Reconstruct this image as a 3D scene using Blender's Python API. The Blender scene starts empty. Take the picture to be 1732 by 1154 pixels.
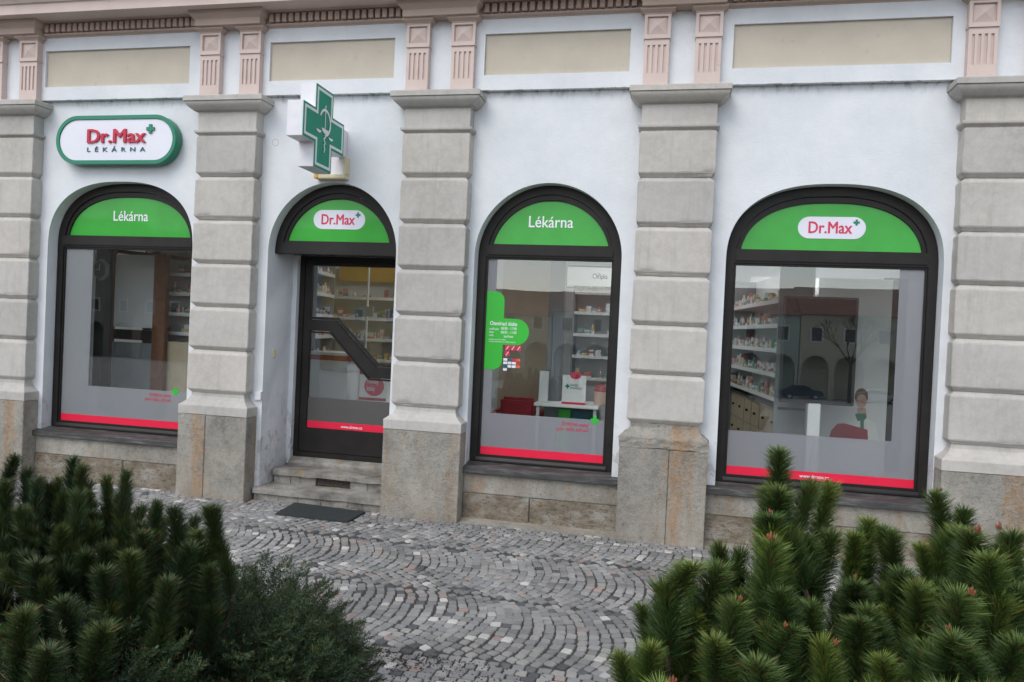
import bpy, bmesh, math, random
from mathutils import Vector, Matrix, noise
random.seed(7)
S = bpy.context.scene
COL = S.collection
PI = math.pi

# ------------------------------------------------------------------ camera
F, W, H = 1302.2, 1732.0, 1154.0
CAM = Vector((0, -6.611, 1.62))
AR = Vector((0.97589875, 0.21351689, 0.04507964)); AU = Vector((-0.04697797, 0.00382265, 0.99888861)); AW = Vector((-0.21310726, 0.97693189, -0.01376111))
cd = bpy.data.cameras.new('camera'); cam = bpy.data.objects.new('camera', cd); COL.objects.link(cam)
m = Matrix((AR, AU, -AW)).transposed().to_4x4(); m.translation = CAM
cam.matrix_world = m
cd.sensor_width = 36; cd.lens = F / W * 36; cd.clip_start = 0.05; cd.clip_end = 600
S.camera = cam
def at(px, py, D):                                   # a point D metres in front of the camera
    return CAM + D * (AW + AR * ((px - W / 2) / F) - AU * ((py - H / 2) / F))
def on_wall(px, py, y):                              # the point of the plane Y = y seen there
    v = AW + AR * ((px - W / 2) / F) - AU * ((py - H / 2) / F)
    return CAM + v * ((y - CAM.y) / v.y)

# ------------------------------------------------------------------ light
wd = bpy.data.worlds.new('World'); S.world = wd; wd.use_nodes = True
wn = wd.node_tree; wn.nodes.clear()
sky = wn.nodes.new('ShaderNodeTexSky'); sky.sky_type = 'NISHITA'; sky.sun_disc = False
sky.sun_elevation = math.radians(48); sky.sun_rotation = math.radians(200)
sky.air_density = 1.0; sky.dust_density = 1.2; sky.ozone_density = 1.0; sky.altitude = 300
bg = wn.nodes.new('ShaderNodeBackground'); bg.inputs[1].default_value = 0.15
hs = wn.nodes.new('ShaderNodeHueSaturation'); hs.inputs['Saturation'].default_value = 0.40
wo = wn.nodes.new('ShaderNodeOutputWorld')
wn.links.new(sky.outputs[0], hs.inputs['Color']); wn.links.new(hs.outputs[0], bg.inputs[0]); wn.links.new(bg.outputs[0], wo.inputs[0])
sl = bpy.data.lights.new('sun', 'SUN'); sl.energy = 0.8; sl.angle = math.radians(35); sl.color = (1.0, 0.97, 0.93)
so = bpy.data.objects.new('sun', sl); COL.objects.link(so)
so.rotation_euler = Vector((0.28, 0.62, -0.74)).to_track_quat('-Z', 'Y').to_euler()
S.view_settings.view_transform = 'Standard'; S.view_settings.look = 'None'
S.view_settings.exposure = 0.74; S.view_settings.gamma = 1; S.view_settings.use_curve_mapping = False
S.render.engine = 'CYCLES'
S.cycles.use_denoising = True
S.cycles.max_bounces = 8; S.cycles.diffuse_bounces = 4; S.cycles.glossy_bounces = 3; S.cycles.transparent_max_bounces = 16
S.cycles.caustics_reflective = False; S.cycles.caustics_refractive = False

# ------------------------------------------------------------------ materials
def srgb(r, g, b):
    f = lambda c: ((c / 255 + 0.055) / 1.055) ** 2.4 if c > 10 else c / 255 / 12.92
    return (f(r), f(g), f(b), 1)
class NM:
    def __init__(s, name):
        s.m = bpy.data.materials.new(name); s.m.use_nodes = True; s.t = s.m.node_tree; s.t.nodes.clear()
        s.out = s.n('ShaderNodeOutputMaterial'); s.b = s.n('ShaderNodeBsdfPrincipled'); s.l(s.b.outputs[0], s.out.inputs[0])
        s._pos = None
    def n(s, k): return s.t.nodes.new(k)
    def l(s, a, b): s.t.links.new(a, b)
    def pos(s):
        if s._pos is None: s._pos = s.n('ShaderNodeNewGeometry').outputs['Position']
        return s._pos
    def mapped(s, sc=(1, 1, 1), loc=(0, 0, 0)):
        q = s.n('ShaderNodeMapping'); s.l(s.pos(), q.inputs[0]); q.inputs['Scale'].default_value = sc; q.inputs['Location'].default_value = loc
        return q.outputs[0]
    def noise(s, scale, detail=6, rough=.6, vec=None, dist=0):
        q = s.n('ShaderNodeTexNoise'); s.l(vec or s.pos(), q.inputs['Vector']); q.inputs['Scale'].default_value = scale
        q.inputs['Detail'].default_value = detail; q.inputs['Roughness'].default_value = rough; q.inputs['Distortion'].default_value = dist
        return q.outputs[0]
    def voro(s, scale, vec=None, feat='F1'):
        q = s.n('ShaderNodeTexVoronoi'); s.l(vec or s.pos(), q.inputs['Vector']); q.inputs['Scale'].default_value = scale; q.feature = feat
        return q.outputs[0]
    def ramp(s, fac, stops, interp='LINEAR'):
        q = s.n('ShaderNodeValToRGB'); s.l(fac, q.inputs[0]); e = q.color_ramp.elements; q.color_ramp.interpolation = interp
        for i, (p, c) in enumerate(stops):
            if not hasattr(c, '__len__'): c = (c, c, c, 1)
            el = e[i] if i < 2 else e.new(p)
            el.position = p; el.color = c
        return q.outputs[0]
    def mix(s, fac, a, b, mode='MIX'):
        q = s.n('ShaderNodeMix'); q.data_type = 'RGBA'; q.blend_type = mode
        for sock, v in ((q.inputs[0], fac), (q.inputs[6], a), (q.inputs[7], b)):
            if hasattr(v, 'links'): s.l(v, sock)
            else: sock.default_value = v
        return q.outputs[2]
    def math(s, op, a, b=0.0):
        q = s.n('ShaderNodeMath'); q.operation = op
        for sock, v in ((q.inputs[0], a), (q.inputs[1], b)):
            if hasattr(v, 'links'): s.l(v, sock)
            else: sock.default_value = v
        return q.outputs[0]
    def axis(s, i):
        q = s.n('ShaderNodeSeparateXYZ'); s.l(s.pos(), q.inputs[0]); return q.outputs[i]
    def rng(s, v, a, b, c=0., d=1.):
        q = s.n('ShaderNodeMapRange'); s.l(v, q.inputs[0])
        for i, x in enumerate((a, b, c, d)): q.inputs[i + 1].default_value = x
        return q.outputs[0]
    def bump(s, h, strength=.3, dist=.01, prev=None):
        q = s.n('ShaderNodeBump'); s.l(h, q.inputs['Height']); q.inputs['Strength'].default_value = strength; q.inputs['Distance'].default_value = dist
        if prev is not None: s.l(prev, q.inputs['Normal'])
        return q.outputs[0]
    def done(s, col=None, rough=.7, normal=None, spec=None, **kw):
        if col is not None:
            if hasattr(col, 'links'): s.l(col, s.b.inputs['Base Color'])
            else: s.b.inputs['Base Color'].default_value = col
        if hasattr(rough, 'links'): s.l(rough, s.b.inputs['Roughness'])
        else: s.b.inputs['Roughness'].default_value = rough
        if normal is not None: s.l(normal, s.b.inputs['Normal'])
        if spec is not None: s.b.inputs['Specular IOR Level'].default_value = spec
        for k, v in kw.items(): s.b.inputs[k].default_value = v
        return s.m
def plain(name, c, rough=.6, var=.12, scale=30, bump=.0, bscale=200, **kw):
    q = NM(name)
    a = tuple(x * (1 - var) for x in c[:3]) + (1,); b = tuple(min(1, x * (1 + var)) for x in c[:3]) + (1,)
    colr = q.ramp(q.noise(scale, 5), [(.35, a), (.65, b)])
    nrm = q.bump(q.noise(bscale, 4), bump, .004) if bump else None
    return q.done(colr, rough, nrm, **kw)

def m_plaster():
    q = NM('white_plaster')
    base = q.ramp(q.noise(2.0, 7, .65), [(.32, (.64, .665, .69, 1)), (.68, (.745, .765, .785, 1))])
    base = q.mix(q.ramp(q.noise(17, 6, .75, q.mapped((1, 1, 1), (5, 5, 1))), [(.60, 0.), (.72, .09)]), base, (.50, .50, .48, 1))
    z = q.axis(2)
    # grime hanging in spots below the ledge
    sp = q.ramp(q.noise(9, 6, .7, q.mapped((1.6, 1.6, .8))), [(.50, 0.), (.62, 1.)])
    zl = q.math('MULTIPLY', q.rng(z, 3.56, 3.71, 0, 1), q.rng(z, 3.715, 3.72, 1, 0))
    zl2 = q.math('POWER', zl, 3.0)
    c = q.mix(q.math('MULTIPLY', q.math('MULTIPLY', sp, zl2), .65), base, (.18, .19, .165, 1))
    # faint long runs
    st = q.ramp(q.noise(3.2, 5, .6, q.mapped((5, 5, .5))), [(.50, 0.), (.75, 1.)])
    c = q.mix(q.math('MULTIPLY', st, .07), c, (.50, .51, .50, 1))
    # damp and flaking plaster low down
    fl = q.ramp(q.noise(6.5, 8, .7, q.mapped((1.3, 1.3, .8)), .6), [(.545, 0.), (.585, .75)])
    zf = q.rng(z, .4, 1.0, 1, 0)
    thr = q.math('MULTIPLY', fl, q.math('POWER', zf, 1.2))
    c = q.mix(thr, c, (.36, .345, .34, 1))
    c = q.mix(q.math('MULTIPLY', q.rng(z, .0, .75, 1, 0), q.ramp(q.noise(11, 6, .7), [(.35, .1), (.65, .75)])), c, (.40, .385, .37, 1))
    h = q.math('ADD', q.noise(55, 6), q.math('MULTIPLY', q.noise(6, 5), 2.6))
    h2 = q.math('SUBTRACT', h, q.math('MULTIPLY', thr, .5))
    return q.done(c, .9, q.bump(h2, .35, .006), spec=.2)
def m_stone():
    q = NM('grey_render_stone')
    z = q.axis(2)
    base = q.ramp(q.noise(2.2, 6), [(.3, (.40, .382, .35, 1)), (.7, (.51, .488, .45, 1))])
    bl = q.ramp(q.noise(16, 6, .7), [(.42, 0.), (.6, 1.)])
    c = q.mix(q.math('MULTIPLY', bl, .32), base, (.58, .565, .54, 1))
    dk = q.ramp(q.noise(6, 7, .7, q.mapped((1, 1, .6), (4, 2, 1))), [(.55, 0.), (.75, 1.)])
    c = q.mix(q.math('MULTIPLY', dk, .35), c, (.36, .35, .32, 1))
    ob = q.n('ShaderNodeObjectInfo').outputs['Random']
    c = q.mix(1.0, c, q.ramp(ob, [(0, (.90, .905, .91, 1)), (.5, (1, 1, 1, 1)), (1, (1.06, 1.04, 1.02, 1))]), 'MULTIPLY')
    run = q.ramp(q.noise(4, 6, .65, q.mapped((5, 5, .45), (1, 8, 0))), [(.54, 0.), (.74, 1.)])
    c = q.mix(q.math('MULTIPLY', run, .28), c, (.25, .245, .22, 1))
    pit = q.ramp(q.voro(38), [(.03, 1.), (.09, 0.)])
    c = q.mix(q.math('MULTIPLY', pit, .35), c, (.2, .19, .18, 1))
    h = q.math('ADD', q.noise(90, 6, .7), q.math('MULTIPLY', q.noise(12, 5), .8))
    return q.done(c, .92, q.bump(h, .4, .005), spec=.2)
def m_plinth():
    q = NM('weathered_plinth_stone')
    z = q.axis(2)
    base = q.ramp(q.noise(1.6, 6, .6, q.mapped((1, 1, .7))), [(.30, (.20, .195, .178, 1)), (.45, (.29, .275, .24, 1)), (.55, (.35, .33, .285, 1)), (.68, (.46, .44, .395, 1))])
    ru = q.ramp(q.noise(2.3, 4, .55, q.mapped((2.6, 2.6, .22), (.3, 0, 0)), .3), [(.54, 0.), (.66, 1.)])
    rn = q.ramp(q.noise(22, 6, .75), [(.3, .25), (.7, 1.)])
    c = q.mix(q.math('MULTIPLY', q.math('MULTIPLY', ru, rn), .75), base, (.34, .19, .075, 1))
    xx = q.math('ADD', q.axis(0), q.math('MULTIPLY', q.math('SUBTRACT', q.noise(3.5, 5, .65), .5), .16))
    vein = None
    for a_, b_ in ((-6.56, -6.45), (-4.45, -4.315), (-.045, .075), (2.44, 2.62)):
        v_ = q.math('MULTIPLY', q.rng(xx, a_ - .012, a_ + .02, 0, 1), q.rng(xx, b_ - .02, b_ + .03, 1, 0))
        vein = v_ if vein is None else q.math('ADD', vein, v_)
    vn = q.ramp(q.noise(13, 7, .75, q.mapped((1.6, 1, .7))), [(.34, .15), (.62, 1.)])
    c = q.mix(q.math('MULTIPLY', q.math('MULTIPLY', vein, vn), .85), c, (.37, .195, .07, 1))
    gr = q.ramp(q.noise(30, 7, .85), [(.42, .0), (.62, 1.)])
    bigd = q.ramp(q.noise(5, 7, .7, q.mapped((1, 1, .8), (7, 3, 2))), [(.48, 0.), (.66, 1.)])
    c = q.mix(q.math('MULTIPLY', bigd, .55), c, (.135, .135, .125, 1))
    c = q.mix(q.math('MULTIPLY', gr, .40), c, (.47, .44, .39, 1))
    gk = q.ramp(q.noise(26, 7, .85, q.mapped((1, 1, 1), (9, 4, 4))), [(.36, 1.), (.47, 0.)])
    c = q.mix(q.math('MULTIPLY', gk, .5), c, (.12, .11, .095, 1))
    low = q.math('MULTIPLY', q.rng(z, -.1, .45, 1, 0), q.ramp(q.noise(4, 6, .7), [(.4, 0.), (.6, 1.)]))
    c = q.mix(q.math('MULTIPLY', low, .5), c, (.30, .235, .16, 1))
    pit = q.ramp(q.voro(24, q.mapped((1, 1, .8))), [(.04, 1.), (.12, 0.)])
    c = q.mix(q.math('MULTIPLY', pit, .6), c, (.09, .08, .07, 1))
    h = q.math('ADD', q.noise(60, 7, .75), q.math('MULTIPLY', q.noise(9, 5), 1.0))
    h = q.math('SUBTRACT', h, q.math('MULTIPLY', pit, .5))
    return q.done(c, .93, q.bump(h, .9, .014), spec=.2)
def m_sand():
    q = NM('rough_sandstone')
    base = q.ramp(q.noise(4.5, 7, .65, q.mapped((1, 1, 1.8))), [(.32, (.24, .195, .14, 1)), (.5, (.37, .32, .25, 1)), (.64, (.50, .47, .41, 1))])
    ox = q.ramp(q.noise(7, 6, .7, q.mapped((1, 1, 2.2), (3, 1, 0))), [(.58, 0.), (.72, 1.)])
    c = q.mix(q.math('MULTIPLY', ox, .75), base, (.40, .20, .05, 1))
    pk = q.ramp(q.noise(24, 7, .85, q.mapped((1, 1, 1.7))), [(.40, 1.), (.49, 0.)])
    c = q.mix(q.math('MULTIPLY', pk, .7), c, (.11, .085, .06, 1))
    h = q.math('ADD', q.noise(38, 7, .8, q.mapped((1, 1, 1.8))), q.math('MULTIPLY', q.noise(8, 4), .6))
    return q.done(c, .95, q.bump(h, 1., .035), spec=.15)
def m_step():
    q = NM('worn_step_stone')
    base = q.ramp(q.noise(5, 7, .65, q.mapped((1, 1, 1.5))), [(.33, (.15, .14, .125, 1)), (.5, (.28, .265, .235, 1)), (.68, (.40, .385, .355, 1))])
    ox = q.ramp(q.noise(3.3, 5, .6, q.mapped((2.5, 1, 1), (2, 5, 1))), [(.60, 0.), (.68, 1.)])
    c = q.mix(q.math('MULTIPLY', ox, .5), base, (.38, .22, .07, 1))
    pk = q.ramp(q.noise(40, 5, .8), [(.34, 1.), (.46, 0.)])
    c = q.mix(q.math('MULTIPLY', pk, .5), c, (.14, .12, .10, 1))
    return q.done(c, .93, q.bump(q.noise(30, 7, .8), .9, .014), spec=.15)
def m_pink(name, c1):
    q = NM(name)
    a = tuple(x * .93 for x in c1) + (1,); b = tuple(x * 1.05 for x in c1) + (1,)
    c = q.ramp(q.noise(3, 6), [(.3, a), (.7, b)])
    dk = q.ramp(q.noise(14, 6, .75), [(.60, 0.), (.74, 1.)])
    c = q.mix(q.math('MULTIPLY', dk, .35), c, (.22, .17, .14, 1))
    return q.done(c, .88, q.bump(q.noise(70, 5), .3, .004), spec=.2)
def m_frame():
    q = NM('dark_brown_paint')
    c = q.ramp(q.noise(5, 6, .6, q.mapped((1, 1, 1))), [(.3, (.011, .0095, .0085, 1)), (.7, (.021, .018, .016, 1))])
    sc = q.ramp(q.noise(60, 5, .8, q.mapped((1, 1, 1))), [(.66, 0.), (.74, 1.)])
    c = q.mix(q.math('MULTIPLY', sc, .12), c, (.2, .19, .17, 1))
    return q.done(c, .48, q.bump(q.noise(30, 5), .15, .003), spec=.3)
def m_slate():
    q = NM('dark_slate_sill')
    c = q.ramp(q.noise(4, 7, .75, q.mapped((1, 4, 6))), [(.34, (.028, .028, .027, 1)), (.52, (.060, .060, .058, 1)), (.66, (.14, .142, .138, 1))])
    return q.done(c, .55, q.bump(q.noise(20, 6, .7, q.mapped((1, 2, 6))), .5, .006))
def m_glass():
    q = NM('window_glass'); t = q.t
    t.nodes.remove(q.b)
    tr = q.n('ShaderNodeBsdfTransparent'); tr.inputs[0].default_value = (.93, .95, .94, 1)
    gl = q.n('ShaderNodeBsdfGlossy'); gl.inputs['Roughness'].default_value = 0.0; gl.inputs[0].default_value = (1, 1, 1, 1)
    wv = q.noise(1.1, 2, .4); q.l(q.bump(wv, .05, .02), gl.inputs['Normal'])
    lw = q.n('ShaderNodeLayerWeight'); lw.inputs[0].default_value = .5
    f = q.math('POWER', lw.outputs['Facing'], 4.5)
    f = q.math('ADD', q.math('MULTIPLY', f, .85), .082)
    mx = q.n('ShaderNodeMixShader'); q.l(f, mx.inputs[0]); q.l(tr.outputs[0], mx.inputs[1]); q.l(gl.outputs[0], mx.inputs[2]); q.l(mx.outputs[0], q.out.inputs[0])
    return q.m
def m_film(name, col, trans):
    q = NM(name); q.t.nodes.remove(q.b)
    tr = q.n('ShaderNodeBsdfTransparent')
    df = q.n('ShaderNodeBsdfDiffuse'); tl = q.n('ShaderNodeBsdfTranslucent')
    tx = q.math('ADD', q.math('MULTIPLY', q.noise(220, 2), .16), .92)
    c = q.mix(1.0, col, tx, 'MULTIPLY')
    q.l(c, df.inputs[0]); q.l(c, tl.inputs[0])
    a = q.n('ShaderNodeMixShader'); a.inputs[0].default_value = .4; q.l(df.outputs[0], a.inputs[1]); q.l(tl.outputs[0], a.inputs[2])
    mx = q.n('ShaderNodeMixShader'); mx.inputs[0].default_value = trans; q.l(a.outputs[0], mx.inputs[1]); q.l(tr.outputs[0], mx.inputs[2]); q.l(mx.outputs[0], q.out.inputs[0])
    return q.m
SETT_TONES = dict(grey=[(.205, .202, .198, 1), (.26, .255, .248, 1), (.23, .228, .225, 1), (.29, .282, .27, 1), (.245, .244, .244, 1), (.315, .305, .29, 1)],
                  dark=[(.085, .088, .092, 1), (.105, .108, .11, 1), (.13, .13, .128, 1)], pale=[(.50, .48, .455, 1), (.40, .385, .37, 1), (.56, .54, .51, 1)], pink=[(.29, .245, .225, 1), (.31, .24, .215, 1), (.265, .245, .225, 1)])
def m_sett(tone, kind):
    q = NM(tone + '_granite_sett_' + kind)
    r = q.n('ShaderNodeObjectInfo').outputs['Random'] if kind == 'single' else q.n('ShaderNodeNewGeometry').outputs['Random Per Island']
    cs = SETT_TONES[tone]
    c = q.ramp(r, [(i / len(cs), x) for i, x in enumerate(cs)], 'CONSTANT')
    c = q.mix(1.0, c, q.ramp(q.noise(2.4, 4, .6), [(.38, .80), (.62, 1.12)]), 'MULTIPLY')
    c = q.mix(1.0, c, q.ramp(q.noise(230, 4, .8), [(.3, .78), (.7, 1.2)]), 'MULTIPLY')
    c = q.mix(q.ramp(q.noise(33, 5, .7), [(.62, 0.), (.72, .55)]), c, (.07, .072, .075, 1))
    return q.done(c, q.rng(q.noise(3, 3), .3, .7, .5, .8), q.bump(q.noise(90, 5, .7), .5, .006), spec=.4)
def m_joint():
    q = NM('gritty_joint_soil')
    c = q.ramp(q.noise(40, 6, .8), [(.3, (.035, .033, .029, 1)), (.7, (.10, .093, .080, 1))])
    return q.done(c, .95, q.bump(q.noise(120, 5, .8), .8, .01))
def m_soil():
    q = NM('planting_bed_soil')
    c = q.ramp(q.noise(25, 7, .8), [(.3, (.03, .024, .018, 1)), (.6, (.07, .058, .045, 1)), (.75, (.16, .14, .12, 1))])
    return q.done(c, .95, q.bump(q.noise(60, 6, .8), 1., .03))
def m_square():
    q = NM('town_square_paving')
    c = q.ramp(q.noise(6, 7, .8), [(.3, (.14, .14, .135, 1)), (.7, (.24, .235, .23, 1))])
    return q.done(c, .85, q.bump(q.voro(9), .4, .01))
def m_needle(name, c0, c1, tipc):
    q = NM(name)
    at_ = q.n('ShaderNodeAttribute'); at_.attribute_name = 'tip'
    r = q.n('ShaderNodeNewGeometry').outputs['Random Per Island']
    ob = q.n('ShaderNodeObjectInfo').outputs['Random']
    c = q.ramp(r, [(0, c0), (1, c1)])
    c = q.mix(q.math('MULTIPLY', at_.outputs['Fac'], .75), c, tipc)
    c = q.mix(q.math('GREATER_THAN', q.math('FRACT', q.math('MULTIPLY', r, 53.0)), .975), c, (.16, .085, .03, 1))
    c = q.mix(1.0, c, q.ramp(ob, [(0, (.62, .72, .70, 1)), (.5, (1, 1, 1, 1)), (1, (1.45, 1.35, 1.0, 1))]), 'MULTIPLY')
    m_ = q.done(c, .5, spec=.4)
    q.b.inputs['Subsurface Weight'].default_value = 0
    return m_
def ramp_object(name, cols, rough=.5):
    q = NM(name); r = q.n('ShaderNodeObjectInfo').outputs['Random']
    c = q.ramp(r, [(i / len(cols), x) for i, x in enumerate(cols)], 'CONSTANT')
    tc = q.n('ShaderNodeTexCoord').outputs['Generated']; sp = q.n('ShaderNodeSeparateXYZ'); q.l(tc, sp.inputs[0])
    r2 = q.math('FRACT', q.math('MULTIPLY', r, 37.0))
    lo = q.math('MULTIPLY', r2, .5); hi = q.math('ADD', lo, .30)
    band = q.math('MULTIPLY', q.math('GREATER_THAN', sp.outputs[2], lo), q.math('LESS_THAN', sp.outputs[2], hi))
    base = q.ramp(q.math('FRACT', q.math('MULTIPLY', r, 91.0)), [(0, (.70, .70, .71, 1)), (.30, (.62, .46, .22, 1)), (.45, (.66, .60, .50, 1)), (.60, (.30, .42, .50, 1)), (.72, (.55, .14, .12, 1)), (.84, (.20, .38, .22, 1)), (.92, (.60, .34, .36, 1))], 'CONSTANT')
    c = q.mix(band, base, c)
    return q.done(c, rough)

M = dict(plaster=m_plaster(), stone=m_stone(), plinth=m_plinth(), sand=m_sand(), step=m_step(),
         pink=m_pink('pink_render', (.62, .51, .465)), rose=m_pink('rose_cornice_render', (.50, .39, .335)), panel=m_pink('beige_panel_render', (.55, .495, .41)),
         frame=m_frame(), slate=m_slate(), glass=m_glass(),
         film=m_film('frosted_window_film', (.43, .44, .47, 1), .42), sidefilm=m_film('pale_frosted_film', (.45, .47, .49, 1), .45),
         joint=m_joint(), soil=m_soil(), square=m_square(),
         green=plain('green_sign_film', (.035, .36, .035, 1), .3, .08, 3, **{'Coat Weight': .3, 'Coat Roughness': .04, 'Specular IOR Level': .3}),
         bright=plain('bright_green_film', srgb(50, 178, 52), .4, .03, 3),
         red=plain('red_film', srgb(228, 32, 68), .35, .03, 5), redtext=plain('red_lettering', srgb(205, 40, 80), .35, .03, 5),
         white=plain('white_lettering', (.80, .81, .84, 1), .4, .02, 5), pill=plain('white_pill_film', (.72, .72, .80, 1), .3, .03, 4),
         signred=plain('raised_red_letter', srgb(188, 22, 58), .35, .04, 5), signgreen=plain('dark_green_enamel', srgb(14, 122, 92), .3, .05, 6),
         crossgreen=plain('cross_green_acrylic', (.0, .27, .165, 1), .45, .05, 6, **{'Specular IOR Level': .25}),
         signwhite=plain('white_sign_acrylic', (.74, .74, .80, 1), .3, .02, 4),
         silver=plain('silver_reflective_line', (.76, .80, .80, 1), .35, .04, 20), teal=plain('teal_lettering', srgb(20, 96, 110), .4, .03, 5),
         casing=plain('white_powder_coated_casing', (.74, .73, .76, 1), .4, .04, 10), beige=plain('yellowed_plastic', srgb(208, 198, 166), .45, .06, 12), amber=plain('amber_plastic', srgb(206, 158, 60), .4, .05, 12),
         mat=plain('black_rubber_mat', (.022, .028, .030, 1), .75, .4, 60, .9, 260), rust=plain('rusty_grille', (.075, .058, .045, 1), .8, .4, 60),
         black=plain('black_plastic', (.012, .013, .015, 1), .35), screen=plain('dark_glass_screen', (.010, .013, .016, 1), .06, .05, 2),
         inwall=plain('interior_off_white', (.70, .71, .72, 1), .85, .04, 2), inbeige=plain('interior_beige_board', (.55, .45, .33, 1), .7, .08, 3),
         ingrey=plain('interior_grey', (.22, .235, .25, 1), .6, .08, 4), floor=plain('interior_floor', (.32, .29, .25, 1), .4, .08, 5), ceil=plain('interior_ceiling', (.80, .80, .80, 1), .9, .03, 2),
         steel=plain('steel_shelf', (.55, .57, .58, 1), .35, .05, 8), wood=plain('brown_wood_post', (.16, .065, .03, 1), .5, .25, 12), tan=plain('tan_drawer_front', (.52, .43, .31, 1), .5, .06, 6),
         leather=plain('red_leatherette', (.36, .022, .035, 1), .35, .1, 8), skin=plain('printed_skin_tone', (.55, .36, .28, 1), .6, .04), hair=plain('printed_brown_hair', (.14, .07, .035, 1), .6, .1),
         paper=plain('white_card', (.78, .78, .78, 1), .6, .02), orange=plain('orange_card', (.62, .16, .04, 1), .5, .08),
         bark=plain('rough_bark', (.055, .038, .024, 1), .9, .3, 40, 1., 90), bud=plain('resinous_orange_bud', (.20, .060, .024, 1), .6, .2, 60),
         pineR=m_needle('pine_needles_mid', (.017, .041, .013, 1), (.052, .100, .024, 1), (.24, .32, .06, 1)),
         pineL=m_needle('pine_needles_dark', (.012, .029, .012, 1), (.032, .060, .020, 1), (.11, .15, .038, 1)),
         jun=m_needle('juniper_scales', (.014, .032, .018, 1), (.032, .060, .030, 1), (.062, .088, .034, 1)),
         housewall=[plain('cream_house_paint', (.60, .56, .44, 1), .85, .05, .5), plain('pale_green_house_paint', (.50, .56, .50, 1), .85, .05, .5), plain('grey_white_house_paint', (.60, .60, .58, 1), .85, .05, .5), plain('ochre_house_paint', (.62, .45, .17, 1), .85, .05, .5), plain('brick_brown_house_paint', (.28, .20, .15, 1), .85, .1, .5), plain('grey_brown_house_paint', (.30, .28, .25, 1), .85, .1, .5)],
         roof=plain('red_clay_tile', (.24, .115, .085, 1), .85, .25, 3), carp=[plain('silver_car_paint', (.5, .52, .55, 1), .25, .03), plain('dark_blue_car_paint', (.03, .05, .10, 1), .25, .03), plain('red_car_paint', (.35, .03, .03, 1), .25, .03)],
         rubber=plain('tyre_rubber', (.02, .02, .02, 1), .8), darkwin=plain('dark_house_window', (.03, .035, .04, 1), .1),
         goods=ramp_object('assorted_product_cartons', [(.72, .72, .72, 1), (.55, .10, .08, 1), (.70, .66, .58, 1), (.10, .28, .36, 1), (.75, .48, .16, 1), (.66, .70, .72, 1), (.14, .38, .18, 1), (.70, .35, .38, 1), (.76, .76, .70, 1), (.22, .12, .30, 1)]),
         )
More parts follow.
